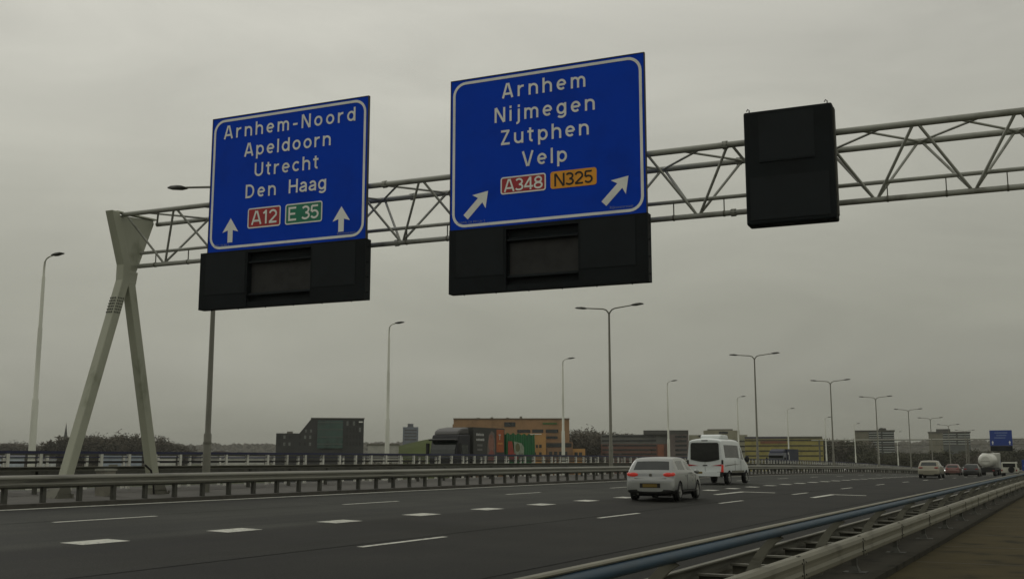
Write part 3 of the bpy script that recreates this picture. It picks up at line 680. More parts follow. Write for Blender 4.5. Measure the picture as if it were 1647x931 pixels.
b = MB(); b.tube([(0, 0, 0), (0, 0, 4.6), (0, 0, 4.63), (0, 0, 8.3), (0, 0, 8.33), (0, 0, 11.0), (0, 0, 11.03), (0, 0, H1 - .5)], [.19, .165, .125, .115, .095, .085, .06, .055], 12); b.build('pole', 'lamp_white', sl)
b = MB(); b.tube([(0, 0, H1 - .55), (.03, 0, H1 - .25), (.14, 0, H1 - .08), (.32, 0, H1), (.6, 0, H1 + .05)], [.055, .05, .045, .04, .035], 8); b.build('arm', 'lamp_white', sl)
b = MB(); luminaire(b, (.55, 0, H1 + .04), 1, .82); b.build('lamp_head', 'lamp_head', sl)
slab = ['single armed white lamp at the far left beside the front gantry leg', 'single armed white lamp rising between the dark office and the truck', 'single armed white lamp in front of the orange building', 'single armed white lamp in front of the red brick offices behind the hatchback', 'single armed white lamp rising right behind the white van roof', 'single armed white lamp above the dark blue truck', 'single armed white lamp between blue truck and the left apartment tower', 'single armed white lamp left of the left apartment tower', 'single armed white lamp at the right edge of the left apartment tower', 'farthest single armed white lamp on the opposite road']
for i in range(10):
    y = 38.6 + 32.3 * i; x = -48.0; loc = (x, y, zo(x, y))
    if i == 0: sl.location = loc; sl['label'] = slab[0]; sl['group'] = 'single armed lamps on the opposite road'
    else: copy_thing(sl, loc, 0, slab[i], 'single armed lamps on the opposite road')

# ------------------------------------------------------------------ vehicles
def paint(name, c, rough=.3, metal=.3, coat=.35): return mat(name, c, rough, metal, .06, 1.2, coat=coat)
def wheel(parent, x, y, r, wd, side):
    b = MB(); n = 22; pr = [(-wd, r * .66), (-wd, r * .9), (-wd * .75, r), (wd * .75, r), (wd, r * .9), (wd, r * .66)]
    vs_ = [(x + a, y + q * cos(2 * pi * k / n), r + q * sin(2 * pi * k / n)) for k in range(n) for a, q in pr]; m = len(pr)
    fs = [(k * m + i, k * m + i + 1, ((k + 1) % n) * m + i + 1, ((k + 1) % n) * m + i) for k in range(n) for i in range(m - 1)]
    b.add(vs_, fs, True); t = b.build('wheel', 'tyre', parent)
    b = MB(); xo = x + side * wd * .72
    for k in range(5):
        a = 2 * pi * k / 5 + .3; b.bar((xo + side * .02, y, r), (xo, y + r * .62 * cos(a), r + r * .62 * sin(a)), r * .11, .012, up=(1, 0, 0))
    b.tube([(xo - side * .02, y, r), (xo + side * .03, y, r)], r * .18, 10)
    m2 = 20
    vs_ = [(xo + dx, y + q * cos(2 * pi * k / m2), r + q * sin(2 * pi * k / m2)) for k in range(m2) for dx, q in ((0, r * .68), (side * .02, r * .64), (-side * .06, r * .58))]
    b.add(vs_, [(k * 3 + i, k * 3 + i + 1, ((k + 1) % m2) * 3 + i + 1, ((k + 1) % m2) * 3 + i) for k in range(m2) for i in range(2)])
    b.build('rim', 'rim', t)
    b = MB(); b.tube([(x - side * wd * .2, y, r), (x - side * wd * .1, y, r)], r * .66, 18); b.build('hub', 'plastic', t)
    return t
def loft(name, st, glass, trim, m_body, root, levels=2, arches=(), m_glass='glass_car', flat_ends=()):
    # st: rows of (y, zs, ws, wm, zb, wb, zr, wr, zt); glass: {(row, station)}; rows run from sill to roof centre
    def half(s):
        y, zs, ws, wm, zb, wb, zr_, wr, zt = s
        def lp(t): return (wb + (wr - wb) * t, zb + (zr_ - zb) * t)
        return [(0, zs), (ws, zs), (wm, zs + (zb - zs) * .22), (wm, zs + (zb - zs) * .62), (wb, zb), lp(.01), lp(.97), (wr, zr_), (wr * .95, zr_ + (zt - zr_) * .6), (0, zt)]
    me = bpy.data.meshes.new(name); bm = bmesh.new(); V = []
    for s in st:
        h = half(s); ringv = [(x, s[0], z) for x, z in h] + [(-x, s[0], z) for x, z in h[-2:0:-1]]
        V.append([bm.verts.new(p) for p in ringv])
    n = len(V[0])
    for i in range(len(V) - 1):
        for k in range(n):
            f = bm.faces.new((V[i][k], V[i][(k + 1) % n], V[i + 1][(k + 1) % n], V[i + 1][k]))
            row = k if k < 9 else n - 1 - k
            f.material_index = 1 if (row, i) in glass else (2 if (row, i) in trim else 0); f.smooth = True
    for ringv in (V[0], V[-1]):
        # cap as strips so that it subdivides cleanly
        for k in range(0, 9):
            a, c = ringv[k], ringv[k + 1]; d_, e = ringv[(n - k) % n], ringv[n - k - 1]
            try:
                f = bm.faces.new([v for v in dict.fromkeys((a, c, e, d_))]); f.smooth = True
            except ValueError: pass
    bmesh.ops.recalc_face_normals(bm, faces=bm.faces); bm.to_mesh(me); bm.free()
    for mm_ in (m_body, M[m_glass], M['plastic']): me.materials.append(mm_)
    o = bpy.data.objects.new(name, me); COL.objects.link(o)
    md = o.modifiers.new('s', 'SUBSURF'); md.levels = levels; md.render_levels = levels
    cut = []
    for (y, z, r) in arches:
        b = MB(); b.tube([(-2, y, z), (2, y, z)], r, 28); c = b.build('cutter', 'plastic'); cut.append(c)
        q = o.modifiers.new('b', 'BOOLEAN'); q.operation = 'DIFFERENCE'; q.object = c; q.solver = 'EXACT'
    bpy.context.view_layer.update()
    me2 = bpy.data.meshes.new_from_object(o.evaluated_get(bpy.context.evaluated_depsgraph_get()))
    for c in cut: bpy.data.objects.remove(c)
    bpy.data.objects.remove(o)
    res = []
    for idx, (nm, mm_) in enumerate(((name, m_body), ('window', M[m_glass]), ('lower_trim', M['plastic']))):
        bm = bmesh.new(); bm.from_mesh(me2)
        bmesh.ops.delete(bm, geom=[f for f in bm.faces if f.material_index != idx], context='FACES')
        if not bm.faces: bm.free(); continue
        if idx == 1:                        # one object for each pane
            bm.faces.ensure_lookup_table(); left = set(bm.faces); isl = []
            while left:
                f0 = left.pop(); st_ = [f0]; grp = [f0]
                while st_:
                    f = st_.pop()
                    for e in f.edges:
                        for g in e.link_faces:
                            if g in left: left.remove(g); st_.append(g); grp.append(g)
                isl.append(grp)
            for grp in isl:
                b2 = bmesh.new(); mp_ = {}
                for f in grp:
                    for v in f.verts:
                        if v not in mp_: mp_[v] = b2.verts.new(v.co)
                for f in grp:
                    nf = b2.faces.new([mp_[v] for v in f.verts]); nf.smooth = True
                m3 = bpy.data.meshes.new(nm); b2.to_mesh(m3); b2.free(); m3.materials.append(mm_)
                q = bpy.data.objects.new(nm, m3); COL.objects.link(q); q.parent = root; res.append(q)
            bm.free(); continue
        for f in bm.faces: f.material_index = 0
        m3 = bpy.data.meshes.new(nm); bm.to_mesh(m3); bm.free(); m3.materials.append(mm_)
        q = bpy.data.objects.new(nm, m3); COL.objects.link(q); q.parent = root; res.append(q)
    return res
def blob(name, m, root, c, r, n=10, mtx=None):     # squashed ball used for mirrors and lamps
    bm = bmesh.new(); bmesh.ops.create_uvsphere(bm, u_segments=14, v_segments=9, radius=1)
    for v in bm.verts: v.co = Vector((c[0] + v.co.x * r[0], c[1] + v.co.y * r[1], c[2] + v.co.z * r[2]))
    for f in bm.faces: f.smooth = True
    me = bpy.data.meshes.new(name); bm.to_mesh(me); bm.free(); me.materials.append(M[m] if isinstance(m, str) else m)
    o = bpy.data.objects.new(name, me); COL.objects.link(o); o.parent = root; return o

def hatchback(label, loc, m_body, lit=True, rz=0, name='hatchback', detail=True, headlights=False, group=None, L_=1.0, Hs=1.0):
    r = thing(name, label, 'car', loc, rz, group)
    #     y     zs   ws   wm   zb   wb   zr   wr   zt
    st = [(-2.10, .33, .62, .70, .60, .62, .63, .50, .645), (-2.085, .27, .70, .84, .655, .79, .70, .66, .725), (-2.03, .22, .72, .875, .72, .85, .76, .74, .775),
          (-1.985, .20, .72, .885, .88, .865, .92, .82, .94), (-1.955, .20, .72, .888, .91, .87, .955, .845, .985), (-1.62, .19, .73, .892, .965, .87, 1.355, .72, 1.395),
          (-1.46, .19, .73, .895, .965, .87, 1.41, .68, 1.465), (-1.10, .18, .74, .895, .96, .87, 1.425, .655, 1.485), (-.30, .18, .74, .895, .945, .87, 1.43, .645, 1.49), (-.20, .18, .74, .895, .945, .87, 1.43, .645, 1.49),
          (.42, .18, .74, .895, .93, .87, 1.39, .60, 1.445), (.62, .18, .74, .895, .925, .87, 1.33, .60, 1.385), (1.18, .18, .74, .895, .90, .86, .975, .70, 1.01), (1.75, .19, .73, .88, .80, .83, .86, .68, .90), (2.0, .22, .68, .84, .66, .76, .72, .60, .75), (2.1, .34, .55, .66, .56, .58, .60, .45, .62)]
    st = [(s[0] * L_, *[v * Hs if i in (0, 3, 5, 7) and v > .5 else v for i, v in enumerate(s[1:])]) for s in st]
    glass = {(8, 4), (5, 6), (5, 7), (5, 9), (5, 10), (8, 11)}
    trim = {(k, i) for k in (0, 1) for i in range(0, 15)}
    loft('body', st, glass, trim, m_body, r, 2, [(-1.32 * L_, .32, .365), (1.28 * L_, .32, .365)] if detail else [])
    for y in (-1.32 * L_, 1.28 * L_):
        for sd in (-1, 1): wheel(r, sd * .785, y, .315, .105, sd)
    tl = 'tail' if lit else 'tail_dim'
    for sd in (-1, 1):
        o = blob('tail_light', tl, r, (sd * .64, -2.005 * L_, .885 * Hs), (.19, .055, .068)); o.rotation_euler = (0, 0, 0)
        if detail:
            o2 = blob('tail_light', tl, r, (sd * .80, -1.945, .89), (.08, .10, .07))
    if detail:
        box_part('underbody', 'plastic', r, -.70, .70, -1.9, 1.85, .17, .30)
        box_part('number_plate', 'plate', r, -.26, .26, -2.128, -2.112, .47, .575)
        box_part('plate_recess', 'plastic', r, -.37, .37, -2.11, -2.04, .45, .60)
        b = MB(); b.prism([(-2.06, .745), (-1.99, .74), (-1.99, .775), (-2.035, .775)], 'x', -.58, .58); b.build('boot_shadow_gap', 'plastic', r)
        b = MB(); n = 16; b.tube([(0, -2.025, .865), (0, -1.98, .87)], .055, 16); b.build('badge', 'galv_mid', r)
        for y in (-.42, .55):
            for sd in (-1, 1): box_part('door_handle', m_body, r, sd * .885 - .012, sd * .885 + .012, y - .10, y + .10, .82, .845)
        for y in (-.28, .95):
            b = MB()
            for sd in (-1, 1): b.box(sd * .893 - .004, sd * .893 + .004, y - .006, y + .006, .32, .88)
            b.build('door_gap', 'plastic', r)
        for sd in (-1, 1):
            b = MB(); b.box(sd * .897 - .008, sd * .897 + .008, -.95, .92, .30, .345); b.build('side_strip', 'plastic', r)
        b = MB(); b.tube([(-.45, -2.05, .24), (-.45, -2.12, .24)], .03, 8); b.build('exhaust', 'galv_dark', r)
    for sd in (-1, 1): blob('wing_mirror', m_body if detail else 'plastic', r, (sd * .99, .72 * L_, .97 * Hs), (.10, .06, .075))
    if headlights:
        for sd in (-1, 1): blob('headlight', 'head', r, (sd * .62, 2.03 * L_, .64 * Hs), (.13, .08, .085))
    return r
hatchback('silver hatchback with red tail lights lit in the middle lane', (-13.56, 37.9, zr(-13.56, 37.9)), paint('car_silver', (.34, .35, .335), .30, .5), rz=radians(5)).scale = (.97, 1.02, 1.02)

def van(label, loc, rz=0):
    r = thing('minibus', label, 'van', loc, rz); mb = paint('van_white', (.70, .74, .73), .35, 0)
    st = [(-2.60, .50, .84, .96, 1.22, .955, 2.16, .84, 2.30), (-2.59, .46, .86, .985, 1.22, .975, 2.20, .86, 2.36), (-2.54, .45, .87, .995, 1.22, .985, 2.22, .87, 2.42), (-2.15, .44, .88, .998, 1.22, .99, 2.25, .87, 2.45), (-2.05, .44, .88, .998, 1.22, .99, 2.25, .87, 2.45),
          (-.55, .44, .88, .998, 1.22, .99, 2.25, .87, 2.45), (-.42, .44, .88, .998, 1.22, .99, 2.25, .87, 2.45), (.55, .44, .88, .998, 1.20, .99, 2.24, .87, 2.44), (.72, .44, .88, .998, 1.19, .99, 2.20, .87, 2.40), (1.28, .44, .88, .99, 1.16, .975, 1.86, .86, 2.02), (1.80, .44, .86, .985, 1.10, .96, 1.26, .84, 1.36), (2.35, .44, .80, .96, .98, .92, 1.06, .78, 1.12), (2.58, .46, .72, .86, .82, .80, .88, .66, .92), (2.62, .5, .6, .7, .75, .66, .8, .5, .82)]
    glass = {(5, 3), (5, 4), (5, 5), (5, 6), (5, 8), (8, 9)}
    trim = {(k, i) for k in (0, 1) for i in range(13)} | {(2, i) for i in (4, 5, 6, 7)}
    trim = {(k, i) for k in (0, 1) for i in range(13)}
    loft('body', st, glass, trim, mb, r, 2, [(-1.55, .34, .40), (1.75, .34, .40)], 'glass_dark')
    for y in (-1.55, 1.75):
        for sd in (-1, 1): wheel(r, sd * .88, y, .34, .115, sd)
    def panel(poly, y0, y1, nm, m): b = MB(); b.prism(poly, 'y', y0, y1); return b.build(nm, m, r)
    top = rrect(-.80, .80, 1.30, 2.17, .10, 5); n = len(top)
    win = [(x * (1 - .05 * max(0, (z - 1.3) / .87)), z - (.10 * (1 - (x / .8) ** 2) if z < 1.5 else 0)) for x, z in top]
    lo = [(x, 1.32 - .13 * (1 - (x / .8) ** 2)) for x in [(-.78 + 1.56 * i / 12) for i in range(13)]]
    hi = [(.76, 2.10), (.70, 2.18), (-.70, 2.18), (-.76, 2.10)]
    panel(lo + hi, -2.628, -2.603, 'rear_window', 'glass_dark')
    panel([(-.94, .40), (.94, .40), (.96, .60), (-.96, .60)], -2.70, -2.58, 'rear_bumper', 'plastic')
    panel([(-.55, .44), (.82, .44), (.82, .66), (-.55, .66)], -2.72, -2.64, 'bumper_step', mb)
    for sd in (-1, 1):
        panel([(sd * .86, .66), (sd * .985, .66), (sd * .985, 1.02), (sd * .90, 1.04)], -2.63, -2.56, 'tail_light', 'tail')
        panel([(sd * .885, 1.06), (sd * .985, 1.06), (sd * .98, 1.28), (sd * .89, 1.28)], -2.62, -2.56, 'lamp_cluster', 'plastic')
        panel([(sd * .38, .985), (sd * .88, .97), (sd * .88, 1.06)], -2.612, -2.600, 'red_swoosh', 'sign_red')
        b = MB(); b.box(sd * .998 - .006, sd * .998 + .006, -1.1, 1.25, .60, .72); b.build('side_strip', 'galv_mid', r)
        b = MB(); x = sd * 1.001
        b.add([(x, -2.35, 1.00), (x, -.6, 1.06), (x, .6, 1.03), (x, -.6, 1.02), (x, -2.35, .95)], [(0, 1, 4), (1, 2, 3), (1, 3, 4)]); b.build('grey_stripe', 'galv_mid', r, fix=False)
        blob('wing_mirror', 'plastic', r, (sd * 1.16, 1.30, 1.32), (.13, .09, .18))
    panel([(-.12, .985), (.12, .985), (.12, 1.03), (-.12, 1.03)], -2.625, -2.603, 'door_handle', 'plastic')
    panel([(-.62, .58), (-.12, .58), (-.12, .68), (-.62, .68)], -2.735, -2.722, 'number_plate', 'plate')
    panel([(-.17, 2.26), (.17, 2.26), (.17, 2.31), (-.17, 2.31)], -2.60, -2.56, 'brake_light', 'sign_black')
    panel([(-.006, .68), (.006, .68), (.006, 1.22), (-.006, 1.22)], -2.604, -2.598, 'door_gap', 'plastic')
    b = MB(); b.prism([(-1.75, 2.40), (-.15, 2.40), (-.30, 2.60), (-1.55, 2.62), (-1.72, 2.55)], 'x', -.50, .58); o = b.build('roof_air_unit', mb, r); md = o.modifiers.new('bevel', 'BEVEL'); md.width = .05; md.segments = 2
    b = MB(); b.box(.995, 1.003, -.48, -.465, .62, 1.25); b.box(.995, 1.003, .62, .635, .62, 1.25); b.build('door_gap', 'plastic', r)
    return r
van('white minibus with dark tinted rear window in the lane left of the hatchback', (-17.85, 58.6, zr(-17.85, 58.6)))

def place(deg, dist_y): return (dist_y * math.tan(radians(deg)), dist_y)
# other traffic on our side
x, y = place(-6.78, 104); hatchback('pale silver estate car braking far ahead in the middle lane', (x, y, zr(x, y)), paint('car_champagne', (.26, .245, .19), .35, .4), False, name='estate_car', detail=False, L_=1.08, Hs=1.05)
x, y = place(-4.95, 146); hatchback('dark car driving just left of the white tanker', (x, y, zr(x, y)), paint('car_dark', (.03, .03, .03)), False, name='dark_car', detail=False)
x, y = place(-5.78, 158); hatchback('dull red car far ahead between headlights and tanker', (x, y, zr(x, y)), paint('car_red', (.15, .075, .065)), False, name='red_car', detail=False)
def tanker(label, loc):
    r = thing('tanker_truck', label, 'truck', loc)
    b = MB(); b.tube([(0, 0, 2.15), (0, .15, 2.15), (0, .3, 2.15), (0, 9, 2.15)], [.55, .86, .96, .96], 24); b.build('tank', paint('tank_white', (.62, .62, .56), .35, .1), r)
    b = MB(); b.box(-1.15, 1.15, -.1, 8.8, .85, 1.15); b.box(-1.2, 1.2, -.15, .05, .55, .95); b.build('chassis', 'plastic', r)
    b = MB(); b.box(-1.2, 1.2, 9.5, 11.6, .9, 3.2); o = b.build('cab', paint('cab_white', (.5, .5, .46)), r); md = o.modifiers.new('bevel', 'BEVEL'); md.width = .15; md.segments = 3
    for sd in (-1, 1):
        blob('tail_light', 'tail_dim', r, (sd * .95, -.16, .78), (.16, .04, .07))
        for y in (.8, 2.1, 3.4, 8.2, 10.6): wheel(r, sd * 1.02, y, .5, .17, sd)
    b = MB(); b.bar((-.55, -.0, 2.0), (.55, 0, 2.0), .03); b.build('rear_rail', 'galv_mid', r)
    b = MB(); b.box(-.35, .35, 1, 8, 3.15, 3.2); b.build('walkway', 'galv_mid', r)
    return r
x, y = place(-4.36, 164); tanker('white tanker truck seen from behind far ahead in the right lanes', (x, y, zr(x, y)))
def offroad(label, loc):
    r = thing('off_road_car', label, 'car', loc); mb = paint('offroad_white', (.52, .52, .44), .4, 0)
    b = MB(); b.box(-.92, .92, -2.1, 2.1, .55, 1.10); o = b.build('body', mb, r); md = o.modifiers.new('bevel', 'BEVEL'); md.width = .06; md.segments = 2
    b = MB(); b.prism([(-2.05, 1.105), (.9, 1.105), (.55, 1.86), (-1.98, 1.86)], 'x', -.86, .86); o = b.build('cabin', mb, r); md = o.modifiers.new('bevel', 'BEVEL'); md.width = .07; md.segments = 2
    box_part('rear_window', 'glass_dark', r, -.70, .70, -2.06, -2.02, 1.25, 1.72)
    for sd in (-1, 1):
        box_part('side_window', 'glass_dark', r, sd * .865 - .01, sd * .865 + .01, -1.7, .5, 1.22, 1.72)
        box_part('tail_light', 'tail_dim', r, sd * .82 - .07, sd * .82 + .07, -2.13, -2.09, .78, .98)
        for y in (-1.3, 1.35): wheel(r, sd * .8, y, .40, .13, sd)
    b = MB(); b.tube([(.25, -2.30, .95), (.25, -2.12, .95)], .36, 20); b.build('spare_wheel', 'tyre', r)
    b = MB(); b.box(-.7, .7, -1.7, .2, 1.90, 1.95); b.build('roof_rack', 'plastic', r)
    return r
x, y = place(-3.3, 150); offroad('white off-road car with spare wheel on its back near the far blue sign', (x, y, zr(x, y)))
# opposite traffic
cars = ((-10.9, 178, (.10, .10, .095), 'grey oncoming car with bright headlights beyond the barrier', True), (-12.2, 166, (.13, .13, .12), 'dull oncoming car half hidden by the barrier behind the blue truck', False), (-9.95, 186, (.12, .12, .12), 'grey car half hidden by the barrier below the left apartment tower', False),
        (-6.3, 236, (.10, .10, .10), 'oncoming car with lit headlights right of the silver estate', True), (-5.25, 250, (.1, .1, .1), 'oncoming car with lit headlights behind the dull red car', True), (-4.98, 268, (.14, .14, .13), 'farthest oncoming car with lit headlights left of the tanker', True))
for a, y, c, lab, hl in cars:
    x = y * math.tan(radians(a)); z = zo(x, y) if x < -30 else zr(x, y); hatchback(lab, (x, y, z + (.25 if y > 230 else .1)), paint('car_oncoming', c), False, pi, 'oncoming_car', False, hl, 'oncoming cars beyond the barrier')

def lorry_wheels(r, ys, xw=1.02):
    for sd in (-1, 1):
        for y in ys: wheel(r, sd * xw, y, .5, .16, sd)
def lorry(label, loc, m_cab, m_box, L_box, H, name='box_truck', defl=(.075, .072, .068)):
    # faces -Y; front at y=0
    r = thing(name, label, 'truck', loc); cz = min(3.35, H - .35)
    b = MB(); b.prism([(.0, .45), (2.15, .45), (2.15, cz + .05), (.42, cz), (.12, 2.2), (-.02, 1.5)], 'x', -1.22, 1.22); o = b.build('cab', m_cab, r); md = o.modifiers.new('bevel', 'BEVEL'); md.width = .10; md.segments = 3
    b = MB(); b.prism([(.40, cz - .02), (2.1, cz + .03), (2.1, H - .02), (1.15, H - .12), (.62, cz + .35)], 'x', -1.12, 1.12); o = b.build('roof_deflector', paint('deflector', defl, .55, 0, 0), r); md = o.modifiers.new('bevel', 'BEVEL'); md.width = .14; md.segments = 3
    b = MB(); b.prism([(-.03, 1.62), (.075, 2.22), (.33, 2.88), (.35, 2.93), (.30, 2.94), (.03, 2.22), (-.06, 1.62)], 'x', -1.08, 1.08); b.build('windscreen', 'glass_car', r)
    b = MB(); b.prism([(-.20, 2.98), (.42, 3.06), (.42, 2.92), (-.16, 2.88)], 'x', -1.18, 1.18); b.build('sun_visor', paint('visor', (.03, .03, .03), .6, 0, 0), r)
    for sd in (-1, 1):
        box_part('side_window', 'glass_car', r, sd * 1.222 - .01, sd * 1.222 + .01, .75, 1.75, 1.75, 2.6)
        box_part('wing_mirror', 'plastic', r, sd * 1.44 - .12, sd * 1.44 + .12, .05, .2, 1.75, 2.7)
        blob('headlight', 'plate_white', r, (sd * .9, -.02, .85), (.2, .08, .12))
    b = MB()
    b.box(-1.24, 1.24, -.10, .25, .35, 1.0); b.build('bumper', 'plastic', r)
    if L_box:
        box_part('cargo_box', m_box, r, -1.26, 1.26, 2.55, 2.55 + L_box, 1.15, H); box_part('chassis', 'plastic', r, -.9, .9, 1.0, 2.5 + L_box, .6, 1.12)
        lorry_wheels(r, (1.35, 2.55 + L_box - 1.2, 2.55 + L_box - 2.5))
    else: lorry_wheels(r, (1.35,))
    return r
dk = paint('truck_dark', (.020, .021, .024), .45, 0)
x, y = -44.0, 72.6; LOC = (x, y, zo(x, y))
lt = lorry('dark truck with a portrait and orange panel on its side behind the railing', LOC, paint('cab_dark', (.018, .018, .022), .55, 0, 0), mat('box_side', (.042, .043, .037), .55), 5.2, 3.98)
X_ = 1.262
def side(nm, m, pts, k=1): b = MB(); b.add([(X_ + .003 * k, yy, zz) for yy, zz in pts], [tuple(range(len(pts)))]); return b.build(nm, m, lt, fix=False)
side('orange_panel', mat('truck_orange', (.34, .085, .018), .5), [(6.35, 2.05), (7.62, 2.05), (7.62, 3.88), (6.35, 3.88)])
def oval(cy, cz, ry, rz_, n=20): return [(cy + ry * cos(2 * pi * i / n) * (1 - .12 * sin(2 * pi * i / n)), cz + rz_ * sin(2 * pi * i / n)) for i in range(n)]
skin = mat('print_skin', (.25, .125, .09), .6, 0, .25, 2); skin2 = mat('print_rose', (.26, .09, .07), .6, 0, .25, 2)
side('printed_portrait', mat('print_grey', (.16, .13, .11), .6, 0, .3, 3), [(4.85, 1.2), (6.0, 1.2), (6.15, 2.4), (6.0, 3.55), (5.55, 3.78), (5.05, 3.4), (4.8, 2.4)], 1)
side('printed_portrait', skin, oval(5.48, 2.75, .5, .72), 2); side('printed_portrait', skin2, [(4.95, 1.3), (5.9, 1.3), (5.98, 2.05), (5.5, 2.25), (5.0, 2.0)], 3)
wt = mat('print_white', (.50, .50, .48), .6)
for z_, y0, y1, h in ((3.32, 3.0, 4.1, .20), (2.93, 3.0, 4.3, .20)):
    b = MB(); yy = y0
    while yy < y1: wd = random.uniform(.10, .17); b.add([(X_ + .005, yy, z_), (X_ + .005, yy + wd, z_), (X_ + .005, yy + wd, z_ + h * random.uniform(.7, 1)), (X_ + .005, yy, z_ + h * random.uniform(.7, 1))], [(0, 1, 2, 3)]); yy += wd + .05
    b.build('printed_text', wt, lt, fix=False)
gm = mat('print_dim', (.15, .15, .14), .6)
for z_ in (2.5, 2.15): side('printed_text', gm, [(3.15, z_), (4.0, z_), (4.0, z_ + .16), (3.15, z_ + .16)], 2)
side('printed_mark', wt, [(6.85, 3.05), (6.95, 3.05), (6.98, 3.4), (7.1, 3.42), (7.08, 3.5), (6.7, 3.5), (6.72, 3.42), (6.86, 3.4)], 3); side('printed_text', mat('print_amber', (.5, .22, .06), .6), [(6.55, 2.68), (7.4, 2.68), (7.4, 2.82), (6.55, 2.82)], 3)
b = MB(); b.add([(-.7, .66, 3.50), (.5, .66, 3.50), (.5, .74, 3.62), (-.7, .74, 3.62)], [(0, 1, 2, 3)]); o = b.build('cab_lettering', wt, lt, fix=False); o.location = (0, -.085, -.03)
# green curtain-sided trailer right behind it
x, y = -44.0, 80.75
tr = thing('curtain_trailer', 'green curtain sided trailer with red and white print behind the dark truck', 'trailer', (x, y, zo(x, y)))
green = mat('curtain_green', (.012, .115, .035), .55, 0, .35, 1.2, dirt=(.01, .06, .025))
b = MB(); n = 60; vs_ = []
for i in range(n + 1):
    yy = 5.3 * i / n; o_ = .035 * sin(i * 1.3) + .02 * sin(i * .47)
    vs_ += [(1.22 + o_, yy, 1.15), (1.22 + o_ * 1.4, yy, 2.4), (1.20 + o_ * .6, yy, 3.62 + .07 * sin(i * .55))]
b.add(vs_, [(3 * i + k, 3 * i + 3 + k, 3 * i + 4 + k, 3 * i + 1 + k) for i in range(n) for k in range(2)], True); b.build('curtain', green, tr, fix=False)
box_part('load_box', green, tr, -1.25, 1.15, .02, 5.28, 1.15, 3.55); box_part('chassis', 'plastic', tr, -1.2, 1.15, 0, 5.3, .8, 1.12)
lorry_wheels(tr, (1.2, 4.1))
def tside(nm, m, pts, k): b = MB(); b.add([(1.30 + .004 * k, a, c) for a, c in pts], [tuple(range(len(pts)))]); b.build(nm, m, tr, fix=False)
tside('printed_shape', mat('print_red', (.32, .05, .03), .6), [(.15, 1.5), (2.1, 1.5), (2.0, 1.9), (1.2, 2.1), (.9, 3.0), (.15, 3.0)], 0)
tside('printed_shape', mat('print_pale', (.26, .30, .22), .6, 0, .4, 2), [(1.3, 2.0), (2.2, 1.75), (3.0, 1.45), (3.1, 2.5), (2.6, 2.85), (1.2, 3.0)], 1)
tside('printed_shape', mat('print_olive', (.12, .12, .05), .6, 0, .3, 2), oval(1.9, 2.5, .42, .36), 2)
# dark blue lorry further along
x, y = place(-14.15, 172); lb = lorry('dark blue truck with a white mark on its cab in front of the yellow building', (x, y, zo(x, y)), paint('cab_grey', (.13, .14, .16), .55, 0, 0), paint('box_blue', (.012, .016, .038), .6, 0, 0), 7.5, 4.0, defl=(.016, .02, .042))
b = MB(); b.add([(1.27, 2.75, 1.9), (1.27, 3.5, 1.9), (1.27, 3.9, 2.6), (1.27, 3.5, 3.5), (1.27, 2.8, 3.5), (1.27, 2.75, 3.2), (1.27, 3.4, 3.1), (1.27, 3.4, 2.3), (1.27, 2.75, 2.2)], [tuple(range(9))]); b.build('printed_mark', wt, lb, fix=False)

# ------------------------------------------------------------------ far gantry with its blue signs
gy = 292.0; gz = zr(-12, gy)
fg = thing('sign_gantry', 'distant sign gantry crossing the road below the wooded hills', 'gantry', (0, gy, gz))
b = MB(); b.tube([(-64, 0, 8.9), (4, 0, 8.9)], .16, 8); b.build('top_chord', 'galv', fg)
b = MB(); b.tube([(-64, 0, 7.6), (4, 0, 7.6)], .07, 8); b.build('bottom_chord', 'galv_mid', fg)
for xx in (-62, -26, 3): b = MB(); b.tube([(xx, 0, -1), (xx, 0, 9)], .22, 8); b.build('post', 'galv_mid', fg)
def far_sign(x, w_, z0, z1, lab):
    s = thing('direction_sign', lab, 'road sign', (x, gy - .5, gz), group='small blue signs far down the road')
    box_part('panel', mat('far_sign_blue', (.010, .045, .26), .5), s, -w_ / 2, w_ / 2, 0, .1, z0, z1)
    b = MB()
    for i, (a, c) in enumerate(((-.28, .3), (-.2, .25), (-.3, .2))): b.add([(a * w_, -.02, z1 - .75 - .6 * i), (c * w_, -.02, z1 - .75 - .6 * i), (c * w_, -.02, z1 - .5 - .6 * i), (a * w_, -.02, z1 - .5 - .6 * i)], [(0, 1, 2, 3)])
    b.build('lettering', mat('far_sign_text', (.16, .22, .42), .6), s, fix=False)
    for sx in (-.38, .38):
        b = MB(); b.add([(sx * w_ - .25, -.02, z0 + .7), (sx * w_ + .25, -.02, z0 + .7), (sx * w_, -.02, z0 + 1.2)], [(0, 1, 2)]); b.box(sx * w_ - .09, sx * w_ + .09, -.03, -.01, z0 + .25, z0 + .7); b.build('arrow', 'sign_white', s, fix=False)
    return s
far_sign(-18.4, 5.0, 7.3, 11.0, 'small blue sign on the distant gantry above the tanker')
b = thing('matrix_board', 'small black matrix board under the distant blue sign', 'matrix board', (-18.4, gy - .6, gz)); box_part('housing', 'board', b, -2.45, 2.45, -.2, .3, 6.0, 7.25); box_part('screen', 'board2', b, -.9, .9, -.23, -.205, 6.2, 7.05)
s = thing('direction_sign', 'low blue sign at the right verge beyond the barrier', 'road sign', (-9.9, 205, zr(-8, 205)), group='small blue signs far down the road')
box_part('panel', mat('verge_sign_blue', (.010, .045, .26), .5), s, -1.2, 1.2, 0, .08, 1.2, 3.0); b = MB(); b.tube([(-.8, .15, 0), (-.8, .15, 2.8)], .05, 8); b.build('post', 'galv_mid', s); b = MB(); b.tube([(.8, .15, 0), (.8, .15, 2.8)], .05, 8); b.build('post', 'galv_mid', s)
